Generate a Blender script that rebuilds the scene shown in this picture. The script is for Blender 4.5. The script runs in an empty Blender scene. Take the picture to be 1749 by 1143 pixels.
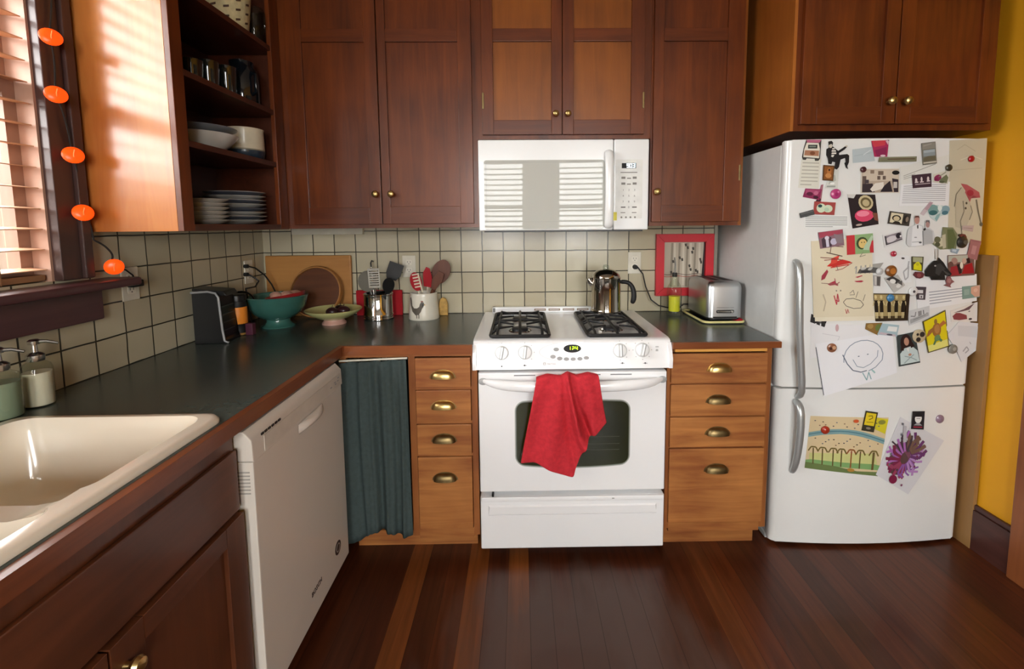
import bpy, bmesh, math, random
from mathutils import Vector, Matrix
random.seed(7)
scn = bpy.context.scene
COL = scn.collection
PI = math.pi

# ------------------------------------------------------------------ camera
# solved from the tile grid, the range and the counters (pixel units of the 1749 x 1143 frame)
FPX, CPX, CPY = 778.2, 900.0, 456.2
PITCH, YAW, ROLL = .0928, .0124, .0079
CAM = Vector((-.2018, -2.4268, 1.3883))
_A = Matrix(((math.cos(YAW), -math.sin(YAW), 0), (math.sin(YAW), math.cos(YAW), 0), (0, 0, 1)))
_B = Matrix(((1, 0, 0), (0, math.cos(PITCH), -math.sin(PITCH)), (0, math.sin(PITCH), math.cos(PITCH))))
_D = Matrix(((math.cos(ROLL), 0, -math.sin(ROLL)), (0, 1, 0), (math.sin(ROLL), 0, math.cos(ROLL))))
RT = _D @ _B @ _A            # rows: right, forward, up
cd = bpy.data.cameras.new('camera')
cam = bpy.data.objects.new('camera', cd)
COL.objects.link(cam)
r_, f_, u_ = RT[0], RT[1], RT[2]
cam.matrix_world = Matrix(((r_[0], u_[0], -f_[0], CAM[0]), (r_[1], u_[1], -f_[1], CAM[1]), (r_[2], u_[2], -f_[2], CAM[2]), (0, 0, 0, 1)))
cd.sensor_fit = 'HORIZONTAL'
cd.sensor_width = 36
cd.lens = FPX / 1749 * 36
cd.shift_x = (874.5 - CPX) / 1749
cd.shift_y = (CPY - 571.5) / 1749
cd.clip_start = .02
scn.camera = cam


def at(px, py, ax, v):
    """measure: the point of the plane ax = v seen at a pixel of the photograph"""
    d = RT.transposed() @ Vector(((px - CPX) / FPX, 1, -(py - CPY) / FPX))
    i = 'xyz'.index(ax)
    return CAM + d * ((v - CAM[i]) / d[i])


# ------------------------------------------------------------------ materials
def lin(h):
    c = [int(h[i:i + 2], 16) / 255 for i in (0, 2, 4)]
    return tuple(x / 12.92 if x <= .04045 else ((x + .055) / 1.055) ** 2.4 for x in c)


_mc = {}


def base_mat(name):
    m = bpy.data.materials.new(name)
    m.use_nodes = True
    nt = m.node_tree
    return m, nt, nt.nodes['Principled BSDF']


def pm(h, rough=.5, metal=0, coat=0, var=.07, scale=18, bump=0, trans=0, emit=0, ior=1.45, spec=.5):
    """principled surface with a little procedural mottling"""
    k = (h, rough, metal, coat, var, scale, bump, trans, emit, ior, spec)
    if k in _mc:
        return _mc[k]
    m, nt, b = base_mat('surface_' + h)
    c = lin(h)
    b.inputs['Base Color'].default_value = (*c, 1)
    b.inputs['Roughness'].default_value = rough
    b.inputs['Metallic'].default_value = metal
    b.inputs['Coat Weight'].default_value = coat
    b.inputs['Coat Roughness'].default_value = .06
    b.inputs['Transmission Weight'].default_value = trans
    b.inputs['IOR'].default_value = ior
    b.inputs['Specular IOR Level'].default_value = spec
    if emit:
        b.inputs['Emission Color'].default_value = (*c, 1)
        b.inputs['Emission Strength'].default_value = emit
    if var or bump:
        tc = nt.nodes.new('ShaderNodeTexCoord')
        n = nt.nodes.new('ShaderNodeTexNoise')
        n.inputs['Scale'].default_value = scale
        n.inputs['Detail'].default_value = 4
        nt.links.new(tc.outputs['Object'], n.inputs['Vector'])
        if var:
            r = nt.nodes.new('ShaderNodeValToRGB')
            r.color_ramp.elements[0].position = .3
            r.color_ramp.elements[1].position = .7
            r.color_ramp.elements[0].color = (*[x * (1 - var) for x in c], 1)
            r.color_ramp.elements[1].color = (*[min(1, x * (1 + var)) for x in c], 1)
            nt.links.new(n.outputs['Fac'], r.inputs['Fac'])
            nt.links.new(r.outputs['Color'], b.inputs['Base Color'])
        if bump:
            bp = nt.nodes.new('ShaderNodeBump')
            bp.inputs['Strength'].default_value = bump
            bp.inputs['Distance'].default_value = .004
            nt.links.new(n.outputs['Fac'], bp.inputs['Height'])
            nt.links.new(bp.outputs['Normal'], b.inputs['Normal'])
    _mc[k] = m
    return m


def pc(h):
    return pm(h, .6, var=0, spec=.3)


def wood(name, c0, c1, axis='z', rough=.35, coat=.25, blotch=.5, fine=1.0, bump=.05, c2=None):
    k = ('wood', name, axis)
    if k in _mc:
        return _mc[k]
    m, nt, b = base_mat('wood_' + name)
    N, L = nt.nodes, nt.links
    tc = N.new('ShaderNodeTexCoord')
    mp = N.new('ShaderNodeMapping')
    s = {'x': (1.3, 16, 16), 'y': (16, 1.3, 16), 'z': (16, 16, 1.3)}[axis]
    mp.inputs['Scale'].default_value = [x * fine for x in s]
    L.new(tc.outputs['Object'], mp.inputs['Vector'])
    n1 = N.new('ShaderNodeTexNoise')
    n1.inputs['Scale'].default_value = 1.5
    n1.inputs['Detail'].default_value = 7
    n1.inputs['Roughness'].default_value = .62
    n1.inputs['Distortion'].default_value = .9
    L.new(mp.outputs['Vector'], n1.inputs['Vector'])
    n2 = N.new('ShaderNodeTexNoise')
    n2.inputs['Scale'].default_value = 3.2
    n2.inputs['Detail'].default_value = 3
    L.new(tc.outputs['Object'], n2.inputs['Vector'])
    mx = N.new('ShaderNodeMath')
    mx.operation = 'MULTIPLY_ADD'
    mx.inputs[1].default_value = blotch
    L.new(n2.outputs['Fac'], mx.inputs[0])
    ad = N.new('ShaderNodeMath')
    ad.operation = 'MULTIPLY_ADD'
    ad.inputs[1].default_value = 1 - blotch
    ad.inputs[2].default_value = 0
    L.new(n1.outputs['Fac'], ad.inputs[0])
    L.new(ad.outputs[0], mx.inputs[2])
    r = N.new('ShaderNodeValToRGB')
    r.color_ramp.elements[0].position = .36
    r.color_ramp.elements[1].position = .64
    r.color_ramp.elements[0].color = (*lin(c0), 1)
    r.color_ramp.elements[1].color = (*lin(c1), 1)
    if c2:
        e = r.color_ramp.elements.new(.3)
        e.color = (*lin(c2), 1)
    L.new(mx.outputs[0], r.inputs['Fac'])
    L.new(r.outputs['Color'], b.inputs['Base Color'])
    b.inputs['Roughness'].default_value = rough
    b.inputs['Specular IOR Level'].default_value = .4
    b.inputs['Coat Weight'].default_value = coat
    b.inputs['Coat Roughness'].default_value = .15
    bp = N.new('ShaderNodeBump')
    bp.inputs['Strength'].default_value = bump
    bp.inputs['Distance'].default_value = .002
    L.new(n1.outputs['Fac'], bp.inputs['Height'])
    L.new(bp.outputs['Normal'], b.inputs['Normal'])
    _mc[k] = m
    return m


def glass(name, h, ior=1.45, rough=0.0, absorb=0.0):
    """thin glass: tinted transparency with a fresnel reflection"""
    k = ('glass', name)
    if k in _mc:
        return _mc[k]
    m, nt, b = base_mat('glass_' + name)
    N, L = nt.nodes, nt.links
    N.remove(b)
    t = N.new('ShaderNodeBsdfTransparent')
    t.inputs['Color'].default_value = (*lin(h), 1)
    g = N.new('ShaderNodeBsdfGlossy')
    g.inputs['Roughness'].default_value = rough
    lw = N.new('ShaderNodeLayerWeight')          # thin sheet: the same reflectance from both sides
    pw = N.new('ShaderNodeMath'); pw.operation = 'POWER'; pw.inputs[1].default_value = 5
    L.new(lw.outputs['Facing'], pw.inputs[0])
    ma = N.new('ShaderNodeMath'); ma.operation = 'MULTIPLY_ADD'; ma.inputs[1].default_value = .9
    ma.inputs[2].default_value = ((ior - 1) / (ior + 1)) ** 2
    L.new(pw.outputs[0], ma.inputs[0])
    mix = N.new('ShaderNodeMixShader')
    L.new(ma.outputs[0], mix.inputs['Fac'])
    L.new(t.outputs[0], mix.inputs[1])
    L.new(g.outputs[0], mix.inputs[2])
    L.new(mix.outputs[0], N['Material Output'].inputs['Surface'])
    _mc[k] = m
    return m


def tiles(name, ua, u0, pitch=.1117, shift=None):
    """hand made square tiles with dark grout, laid out from (u0, z .915)"""
    m, nt, b = base_mat(name)
    N, L = nt.nodes, nt.links
    tc = N.new('ShaderNodeTexCoord')
    sp = N.new('ShaderNodeSeparateXYZ')
    L.new(tc.outputs['Object'], sp.inputs[0])

    def mth(op, a, bb):
        x = N.new('ShaderNodeMath')
        x.operation = op
        for i, v in enumerate((a, bb)):
            if v is None:
                continue
            if isinstance(v, (int, float)):
                x.inputs[i].default_value = v
            else:
                L.new(v, x.inputs[i])
        return x.outputs[0]
    u = mth('SUBTRACT', sp.outputs['XY'.index(ua.upper())], u0 - 100 * pitch)
    if shift:
        g = mth('GREATER_THAN', sp.outputs[0], shift[0])
        u = mth('SUBTRACT', u, mth('MULTIPLY', g, shift[1]))
    v = mth('SUBTRACT', sp.outputs[2], .915 - 100 * pitch)
    cb = N.new('ShaderNodeCombineXYZ')
    nz = N.new('ShaderNodeTexNoise')
    nz.inputs['Scale'].default_value = 9
    L.new(tc.outputs['Object'], nz.inputs['Vector'])
    wob = mth('MULTIPLY', mth('SUBTRACT', nz.outputs['Fac'], .5), .006)
    L.new(mth('ADD', u, wob), cb.inputs[0])
    L.new(mth('ADD', v, wob), cb.inputs[1])
    br = N.new('ShaderNodeTexBrick')
    br.offset = 0
    br.squash = 1
    br.inputs['Scale'].default_value = 1
    br.inputs['Mortar Size'].default_value = .0029
    br.inputs['Mortar Smooth'].default_value = .25
    br.inputs['Bias'].default_value = 0
    br.inputs['Brick Width'].default_value = pitch
    br.inputs['Row Height'].default_value = pitch
    br.inputs['Color1'].default_value = (*lin('cbc4ab'), 1)
    br.inputs['Color2'].default_value = (*lin('bbb299'), 1)
    br.inputs['Mortar'].default_value = (*lin('3a372e'), 1)
    L.new(cb.outputs[0], br.inputs['Vector'])
    n2 = N.new('ShaderNodeTexNoise')
    n2.inputs['Scale'].default_value = 7
    L.new(tc.outputs['Object'], n2.inputs['Vector'])
    r2 = N.new('ShaderNodeValToRGB')
    r2.color_ramp.elements[0].color = (.86, .84, .80, 1)
    r2.color_ramp.elements[1].color = (1, 1, 1, 1)
    L.new(n2.outputs['Fac'], r2.inputs['Fac'])
    mu = N.new('ShaderNodeMixRGB')
    mu.blend_type = 'MULTIPLY'
    mu.inputs['Fac'].default_value = 1
    L.new(br.outputs['Color'], mu.inputs[1])
    L.new(r2.outputs['Color'], mu.inputs[2])
    L.new(mu.outputs[0], b.inputs['Base Color'])
    b.inputs['Roughness'].default_value = .22
    hgt = mth('ADD', mth('MULTIPLY', br.outputs['Fac'], -1.0), mth('MULTIPLY', n2.outputs['Fac'], .8))
    bp = N.new('ShaderNodeBump')
    bp.inputs['Strength'].default_value = .5
    bp.inputs['Distance'].default_value = .004
    L.new(hgt, bp.inputs['Height'])
    L.new(bp.outputs['Normal'], b.inputs['Normal'])
    return m


def floor_mat():
    m, nt, b = base_mat('wood_floor_planks')
    N, L = nt.nodes, nt.links
    tc = N.new('ShaderNodeTexCoord')
    sp = N.new('ShaderNodeSeparateXYZ')
    L.new(tc.outputs['Object'], sp.inputs[0])

    def mth(op, a, bb=None):
        x = N.new('ShaderNodeMath')
        x.operation = op
        for i, v in enumerate((a, bb)):
            if v is None:
                continue
            if isinstance(v, (int, float)):
                x.inputs[i].default_value = v
            else:
                L.new(v, x.inputs[i])
        return x.outputs[0]
    u = mth('DIVIDE', mth('ADD', sp.outputs[0], 10), .0825)
    idx = mth('FLOOR', u)
    fr = mth('FRACT', u)
    wn = N.new('ShaderNodeTexWhiteNoise')
    wn.noise_dimensions = '1D'
    L.new(idx, wn.inputs['W'])
    # plank to plank colour
    r = N.new('ShaderNodeValToRGB')
    cr = r.color_ramp
    cr.elements[0].position = 0
    cr.elements[0].color = (*lin('43200f'), 1)
    cr.elements[1].position = 1
    cr.elements[1].color = (*lin('7a421e'), 1)
    for p, c in ((.35, '4c2412'), (.6, '5c2c13'), (.78, '522917'), (.86, '7d471f')):
        e = cr.elements.new(p)
        e.color = (*lin(c), 1)
    L.new(wn.outputs['Value'], r.inputs['Fac'])
    mp = N.new('ShaderNodeMapping')
    mp.inputs['Scale'].default_value = (26, 1.6, 1)
    L.new(tc.outputs['Object'], mp.inputs['Vector'])
    n1 = N.new('ShaderNodeTexNoise')
    n1.inputs['Scale'].default_value = 1.6
    n1.inputs['Detail'].default_value = 7
    n1.inputs['Distortion'].default_value = .7
    L.new(mp.outputs[0], n1.inputs['Vector'])
    r1 = N.new('ShaderNodeValToRGB')
    r1.color_ramp.elements[0].position = .3
    r1.color_ramp.elements[1].position = .7
    r1.color_ramp.elements[0].color = (.62, .6, .58, 1)
    r1.color_ramp.elements[1].color = (1.15, 1.12, 1.1, 1)
    L.new(n1.outputs['Fac'], r1.inputs['Fac'])
    mu = N.new('ShaderNodeMixRGB')
    mu.blend_type = 'MULTIPLY'
    mu.inputs['Fac'].default_value = 1
    L.new(r.outputs['Color'], mu.inputs[1])
    L.new(r1.outputs['Color'], mu.inputs[2])
    # worn, greyed patch where people stand in front of the range
    dx = mth('DIVIDE', mth('SUBTRACT', sp.outputs[0], -.02), .52)
    dy = mth('DIVIDE', mth('SUBTRACT', sp.outputs[1], -1.12), .5)
    d = mth('ADD', mth('MULTIPLY', dx, dx), mth('MULTIPLY', dy, dy))
    n3 = N.new('ShaderNodeTexNoise')
    n3.inputs['Scale'].default_value = 5
    n3.inputs['Detail'].default_value = 5
    mp3 = N.new('ShaderNodeMapping')
    mp3.inputs['Scale'].default_value = (1.8, .6, 1)
    L.new(tc.outputs['Object'], mp3.inputs['Vector'])
    L.new(mp3.outputs[0], n3.inputs['Vector'])
    w = mth('ADD', mth('SUBTRACT', 1.05, d), mth('MULTIPLY', mth('SUBTRACT', n3.outputs['Fac'], .5), 1.6))
    wr = N.new('ShaderNodeValToRGB')
    wr.color_ramp.elements[0].position = .1
    wr.color_ramp.elements[1].position = .8
    wr.color_ramp.elements[0].color = (0, 0, 0, 1)
    wr.color_ramp.elements[1].color = (.85, .85, .85, 1)
    L.new(w, wr.inputs['Fac'])
    mw = N.new('ShaderNodeMixRGB')
    L.new(wr.outputs['Color'], mw.inputs['Fac'])
    L.new(mu.outputs[0], mw.inputs[1])
    mw.inputs[2].default_value = (*lin('58463f'), 1)
    # seams
    sm = mth('LESS_THAN', fr, .028)
    ms = N.new('ShaderNodeMixRGB')
    L.new(mth('MULTIPLY', sm, .6), ms.inputs['Fac'])
    L.new(mw.outputs[0], ms.inputs[1])
    ms.inputs[2].default_value = (*lin('1a0a06'), 1)
    L.new(ms.outputs[0], b.inputs['Base Color'])
    rr = N.new('ShaderNodeMapRange')
    rr.inputs['To Min'].default_value = .36
    b.inputs['Specular IOR Level'].default_value = .35
    rr.inputs['To Max'].default_value = .5
    L.new(wr.outputs['Color'], rr.inputs['Value'])
    L.new(rr.outputs[0], b.inputs['Roughness'])
    b.inputs['Coat Weight'].default_value = .1
    bp = N.new('ShaderNodeBump')
    bp.inputs['Strength'].default_value = .12
    bp.inputs['Distance'].default_value = .003
    L.new(mth('SUBTRACT', n1.outputs['Fac'], mth('MULTIPLY', sm, .8)), bp.inputs['Height'])
    L.new(bp.outputs['Normal'], b.inputs['Normal'])
    return m


# ------------------------------------------------------------------ mesh builder
ORG = {}      # world position of every object's origin


class MB:
    def __init__(s):
        s.bm = bmesh.new()
        s.mats = []
        s.flat = False

    def mi(s, m):
        if m not in s.mats:
            s.mats.append(m)
        return s.mats.index(m)

    def face(s, pts, m):
        vs = [s.bm.verts.new(p) for p in pts]
        f = s.bm.faces.new(vs)
        f.material_index = s.mi(m)
        return f

    def box(s, x0, x1, y0, y1, z0, z1, m, bev=0.0, seg=2, mtx=None):
        mi = s.mi(m)
        v = [s.bm.verts.new((x, y, z)) for z in (z0, z1) for y in (y0, y1) for x in (x0, x1)]
        fs = [s.bm.faces.new([v[i] for i in q]) for q in ((0, 2, 3, 1), (4, 5, 7, 6), (0, 1, 5, 4), (2, 6, 7, 3), (0, 4, 6, 2), (1, 3, 7, 5))]
        for f in fs:
            f.material_index = mi
        if mtx is not None:
            for w in v:
                w.co = mtx @ w.co
        if bev:
            s.flat = True
            es = {e for f in fs for e in f.edges}
            bmesh.ops.bevel(s.bm, geom=list(es), offset=bev, segments=seg, affect='EDGES', profile=.5, clamp_overlap=True)
        return s

    def prism(s, pts, vec, m, m2=None, bev=0):
        """closed outline (3d points) extruded along vec"""
        mi = s.mi(m)
        vec = Vector(vec)
        a = [s.bm.verts.new(p) for p in pts]
        b = [s.bm.verts.new(Vector(p) + vec) for p in pts]
        fs = [s.bm.faces.new(a), s.bm.faces.new(b[::-1])]
        n = len(pts)
        for i in range(n):
            j = (i + 1) % n
            fs.append(s.bm.faces.new((a[j], a[i], b[i], b[j])))
        for f in fs:
            f.material_index = mi
        if m2:
            fs[1].material_index = s.mi(m2)
        if bev:
            s.flat = True
            bmesh.ops.bevel(s.bm, geom=[e for f in fs[:2] for e in f.edges], offset=bev, segments=2, affect='EDGES', profile=.5, clamp_overlap=True)
        return s

    def lathe(s, prof, c, m, axis=(0, 0, 1), seg=28, caps=True, sx=1, sy=1):
        """profile [(radius, height)] turned about axis through c; m may be a list (one per band)"""
        ax = Vector(axis).normalized()
        q = Vector((0, 0, 1)).rotation_difference(ax)
        c = Vector(c)
        rings = []
        for r, h in prof:
            if r < 1e-6:
                rings.append([s.bm.verts.new(c + q @ Vector((0, 0, h)))])
            else:
                rings.append([s.bm.verts.new(c + q @ Vector((r * sx * math.cos(2 * PI * k / seg), r * sy * math.sin(2 * PI * k / seg), h))) for k in range(seg)])
        for i in range(len(rings) - 1):
            a, b = rings[i], rings[i + 1]
            mi = s.mi(m[i] if isinstance(m, (list, tuple)) else m)
            for k in range(seg):
                k2 = (k + 1) % seg
                if len(a) == 1 and len(b) == 1:
                    continue
                if len(a) == 1:
                    f = s.bm.faces.new((a[0], b[k2], b[k])) if False else s.bm.faces.new((a[0], b[k2], b[k]))
                elif len(b) == 1:
                    f = s.bm.faces.new((a[k], a[k2], b[0]))
                else:
                    f = s.bm.faces.new((a[k], a[k2], b[k2], b[k]))
                f.material_index = mi
        if caps:
            for ring, mm, rev in ((rings[0], m[0] if isinstance(m, (list, tuple)) else m, True), (rings[-1], m[-1] if isinstance(m, (list, tuple)) else m, False)):
                if len(ring) > 2:
                    f = s.bm.faces.new(ring[::-1] if rev else ring)
                    f.material_index = s.mi(mm)
        return s

    def ball(s, c, r, m, seg=16, rings=10, sc=(1, 1, 1), mtx=None):
        g = bmesh.ops.create_uvsphere(s.bm, u_segments=seg, v_segments=rings, radius=r)
        mi = s.mi(m)
        for v in g['verts']:
            p = Vector((v.co.x * sc[0], v.co.y * sc[1], v.co.z * sc[2]))
            if mtx is not None:
                p = mtx @ p
            v.co = p + Vector(c)
        for f in {f for v in g['verts'] for f in v.link_faces}:
            f.material_index = mi
        return s

    def tube(s, pts, r, m, seg=8, closed=False, flat=None):
        """round bar along pts; r one radius or a list; flat = (width, thick) scale pair"""
        P = [Vector(p) for p in pts]
        n = len(P)
        mi = s.mi(m)
        R = r if isinstance(r, (list, tuple)) else [r] * n
        up = None
        rings = []
        for i in range(n):
            t = (P[(i + 1) % n] - P[i - 1]) if closed else (P[min(i + 1, n - 1)] - P[max(i - 1, 0)])
            if t.length < 1e-9:
                t = Vector((0, 0, 1))
            t.normalize()
            if up is None:
                up = t.orthogonal().normalized() if abs(t.z) > .9 else Vector((0, 0, 1))
            up = (up - t * up.dot(t))
            if up.length < 1e-6:
                up = t.orthogonal()
            up.normalize()
            sd = t.cross(up)
            a, b = (flat if flat else (1, 1))
            rings.append([s.bm.verts.new(P[i] + (sd * math.cos(2 * PI * k / seg) * a + up * math.sin(2 * PI * k / seg) * b) * R[i]) for k in range(seg)])
        for i in range(n if closed else n - 1):
            a, b = rings[i], rings[(i + 1) % n]
            for k in range(seg):
                f = s.bm.faces.new((a[k], a[(k + 1) % seg], b[(k + 1) % seg], b[k]))
                f.material_index = mi
        if not closed:
            for ring in (rings[0][::-1], rings[-1]):
                f = s.bm.faces.new(ring)
                f.material_index = mi
        return s

    def sheet(s, rows, m):
        mi = s.mi(m)
        V = [[s.bm.verts.new(p) for p in row] for row in rows]
        for i in range(len(V) - 1):
            for j in range(len(V[0]) - 1):
                f = s.bm.faces.new((V[i][j], V[i][j + 1], V[i + 1][j + 1], V[i + 1][j]))
                f.material_index = mi
        return s

    def text(s, txt, c, h, m, ux=(1, 0, 0), uy=(0, 0, 1), depth=.0006):
        """lettering of cap height h centred at c"""
        cu = bpy.data.curves.new('lettering', 'FONT')
        cu.body = txt
        cu.size = h / .7
        cu.align_x = 'CENTER'
        cu.align_y = 'CENTER'
        cu.extrude = depth
        o = bpy.data.objects.new('lettering', cu)
        me = bpy.data.meshes.new_from_object(o)
        ux, uy = Vector(ux).normalized(), Vector(uy).normalized()
        uz = ux.cross(uy)
        M = Matrix(((ux[0], uy[0], uz[0], c[0]), (ux[1], uy[1], uz[1], c[1]), (ux[2], uy[2], uz[2], c[2]), (0, 0, 0, 1)))
        me.transform(M)
        n0 = len(s.bm.faces)
        s.bm.from_mesh(me)
        s.bm.faces.ensure_lookup_table()
        mi = s.mi(m)
        for f in s.bm.faces[n0:]:
            f.material_index = mi
        bpy.data.meshes.remove(me)
        bpy.data.objects.remove(o)
        bpy.data.curves.remove(cu)
        return s

    def build(s, name, parent=None, loc=None, smooth=40, label=None, fix=True):
        if fix:
            bmesh.ops.recalc_face_normals(s.bm, faces=s.bm.faces)
        if parent is not None:
            org = ORG[parent.name]
        elif loc is not None:
            org = Vector(loc)
        else:
            xs = [v.co for v in s.bm.verts]
            lo = [min(v[i] for v in xs) for i in range(3)]
            hi = [max(v[i] for v in xs) for i in range(3)]
            org = Vector(((lo[0] + hi[0]) / 2, (lo[1] + hi[1]) / 2, lo[2]))
        me = bpy.data.meshes.new(name)
        bmesh.ops.translate(s.bm, verts=s.bm.verts, vec=-org)
        s.bm.to_mesh(me)
        s.bm.free()
        for m in s.mats:
            me.materials.append(m)
        for p in me.polygons:
            p.use_smooth = True
        me.set_sharp_from_angle(angle=math.radians(smooth))
        o = bpy.data.objects.new(name, me)
        COL.objects.link(o)
        if parent is not None:
            o.parent = parent
        else:
            o.location = org
        ORG[o.name] = org.copy()
        if s.flat:
            md = o.modifiers.new('weighted normals', 'WEIGHTED_NORMAL')
            md.weight = 100
            md.keep_sharp = True
        if label:
            o['label'] = label
        return o


def tag(o, label, cat, group=None):
    o['label'] = label
    o['category'] = cat
    if group:
        o['group'] = group
    return o


def struct(o):
    o['kind'] = 'structure'
    return o


def thing(name, label, cat, loc, group=None):
    o = bpy.data.objects.new(name, None)
    o.empty_display_size = .05
    COL.objects.link(o)
    o.location = loc
    ORG[o.name] = Vector(loc)
    return tag(o, label, cat, group)


def solidify(o, t, off=0):
    md = o.modifiers.new('thickness', 'SOLIDIFY')
    md.thickness = t
    md.offset = off
    return o


def subsurf(o, n=1):
    md = o.modifiers.new('smooth', 'SUBSURF')
    md.levels = md.render_levels = n
    return o


def arc(c, r, a0, a1, n, plane='xz', ry=None):
    ry = ry or r
    out = []
    for k in range(n + 1):
        a = a0 + (a1 - a0) * k / n
        u, v = r * math.cos(a), ry * math.sin(a)
        out.append(Vector((c[0] + u, c[1], c[2] + v)) if plane == 'xz' else Vector((c[0] + u, c[1] + v, c[2])) if plane == 'xy' else Vector((c[0], c[1] + u, c[2] + v)))
    return out


def rrect(x0, x1, z0, z1, r, n=5):
    """rounded rectangle outline (2d)"""
    o = []
    for cx, cz, a in ((x1 - r, z1 - r, 0), (x0 + r, z1 - r, PI / 2), (x0 + r, z0 + r, PI), (x1 - r, z0 + r, 3 * PI / 2)):
        for k in range(n + 1):
            t = a + PI / 2 * k / n
            o.append((cx + r * math.cos(t), cz + r * math.sin(t)))
    return o

# ------------------------------------------------------------------ shared materials
W_UP = wood('mahogany_stain', '4e210a', '743710', 'z', .36, .12, .45)
W_UPX = wood('mahogany_stain_rail', '4e210a', '713510', 'x', .36, .12, .45)
W_UPY = wood('mahogany_stain_shelf', '3c1c10', '522818', 'y', .35, .1, .45)
W_PAN = wood('fir_panel', '743e12', '925218', 'z', .36, .12, .55)
W_SIDE = wood('fir_sunlit_side', 'a8602a', 'c47f40', 'z', .24, .35, .6, 1.0, .03)  # paler than the other cabinet wood: window light put into the colour
W_BASE = wood('fir_drawer', '7c4222', 'b67a42', 'x', .42, .1, .45, 1.0, .05, '5e2e14')
W_BASEZ = wood('fir_frame', '7c4420', '9d6234', 'z', .4, .15, .5)
W_EDGE = wood('counter_edge', '6a3518', '8f5128', 'x', .35, .3, .45)
W_EDGEY = wood('counter_edge_side', '5f3017', '824624', 'y', .35, .3, .45)
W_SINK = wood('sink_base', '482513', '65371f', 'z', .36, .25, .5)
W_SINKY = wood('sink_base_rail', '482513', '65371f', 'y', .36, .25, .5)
W_CAS = wood('window_casing', '3c2a27', '4d3733', 'z', .4, .2, .5)
W_SILL = wood('window_sill', '43272a', '553436', 'y', .4, .2, .5)
W_BB = wood('baseboard', '3c201a', '54302a', 'y', .4, .2, .5)
W_CASO = wood('door_casing', '7a4424', '95572f', 'z', .4, .2, .5)
W_BOARD = wood('tan_board', '8a663c', '9d7748', 'z', .5, .05, .6)
M_TB = tiles('backsplash_tiles', 'x', -.409, shift=(.466, .066))
M_TL = tiles('side_wall_tiles', 'y', .028)
M_YEL = pm('e3a319', .6, var=.04, scale=3, bump=.1)
M_CEIL = pm('c4beb2', .8, var=.03)
M_CREAM = pm('b8b0a0', .7, var=.03)
M_WHITE = pm('eceeee', .22, coat=.4, var=.012, scale=4)
M_WHITE2 = pm('e6e8e8', .35, coat=.1, var=.012, scale=4)
M_RANGE = pm('f1f2f3', .18, coat=.5, var=.01, scale=4)
M_COUNT = pm('454e4a', .24, var=.10, scale=60, coat=.0, spec=.5)
M_BRASS = pm('bfa46c', .3, metal=1, var=.10)
M_BRASSD = pm('7c6a48', .42, metal=1, var=.25, scale=30)
M_STEEL = pm('c9c9c8', .2, metal=1, var=.04)
M_CHROME = pm('d8d8d6', .08, metal=1, var=.02)
M_BLACK = pm('101010', .38, var=.1)
M_IRON = pm('1a1a1b', .5, var=.15, scale=40)
M_DARK = pm('0b0a0a', .6, var=0)
M_RUB = pm('161616', .55, var=.1)
M_GREY = pm('8f9090', .4, var=.03)
M_LGREY = pm('b9bbbb', .4, var=.03)
M_PANE = glass('window', 'ffffff', 1.45)
XL, XR, YR, ZCE = -1.566, 1.715, -4.8, 2.62


# ------------------------------------------------------------------ the room
def wall_x(mb, y0, y1, x0, x1, z0, z1, holes, m):
    """wall running along x with window holes (x0,x1,z0,z1)"""
    holes = sorted(holes)
    px = x0
    for a, b, c, d in holes:
        mb.box(px, a, y0, y1, z0, z1, m)
        mb.box(a, b, y0, y1, z0, c, m)
        mb.box(a, b, y0, y1, d, z1, m)
        px = b
    mb.box(px, x1, y0, y1, z0, z1, m)


mb = MB(); mb.box(XL - .2, XR + 1.7, YR - .2, .3, -.08, 0, floor_mat())
struct(mb.build('floor', loc=(0, 0, 0)))
mb = MB(); mb.box(XL - .2, XR + 1.7, YR - .2, .3, ZCE, ZCE + .08, M_CEIL)
struct(mb.build('ceiling', loc=(0, 0, ZCE)))
mb = MB()
mb.box(XL - .15, .838, 0, .14, 0, ZCE, M_TB)          # tiled wall ends where the fridge alcove begins
mb.box(.838, XR + .1, .20, .30, 0, ZCE, M_CREAM)
mb.box(.74, .838, .14, .30, 0, ZCE, M_CREAM)
struct(mb.build('wall_back', loc=(0, 0, 0)))
WY0, WY1, WZ0, WZ1 = -2.42, -1.085, 1.235, 2.36
mb = MB()
for a in ((WY1, 0, 0, ZCE), (YR, WY0, 0, ZCE), (WY0, WY1, 0, WZ0), (WY0, WY1, WZ1, ZCE)):
    mb.box(XL - .13, XL, a[0], a[1], a[2], a[3], M_TL)
struct(mb.build('wall_left', loc=(0, 0, 0)))
mb = MB()
mb.box(XR, XR + .12, -.90, .3, 0, ZCE, M_YEL); mb.box(XR, XR + .12, YR, -3.3, 0, ZCE, M_YEL); mb.box(XR, XR + .12, -3.3, -.90, 2.12, ZCE, M_YEL)  # wide unseen opening made to lower the bounce off this wall
struct(mb.build('wall_right', loc=(XR, 0, 0)))
RW = [(-.88, -.14, .95, 2.32), (.31, 1.05, .95, 2.32)]
mb = MB()
for q in ((XR + 1.6, XR + 1.7, YR, .3), (XR + .12, XR + 1.6, -.6, -.5), (XR + .12, XR + 1.6, -3.7, -3.6)): mb.box(q[0], q[1], q[2], q[3], 0, ZCE, M_CREAM)
struct(mb.build('wall_hall_added', loc=(XR + 1.6, -2, 0)))  # unseen hall shell, added to keep sky light from leaking in
mb = MB(); wall_x(mb, YR - .12, YR, XL, XR, 0, ZCE, RW, M_CREAM)
struct(mb.build('wall_rear', loc=(0, YR, 0)))
mb = MB()
mb.box(XR - .02, XR, -.785, -.40, 0, .175, W_BB, .003)
mb.box(XR - .016, XR, -.785, -.40, .175, .198, W_BB, .006)
struct(mb.build('baseboard_right'))
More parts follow.
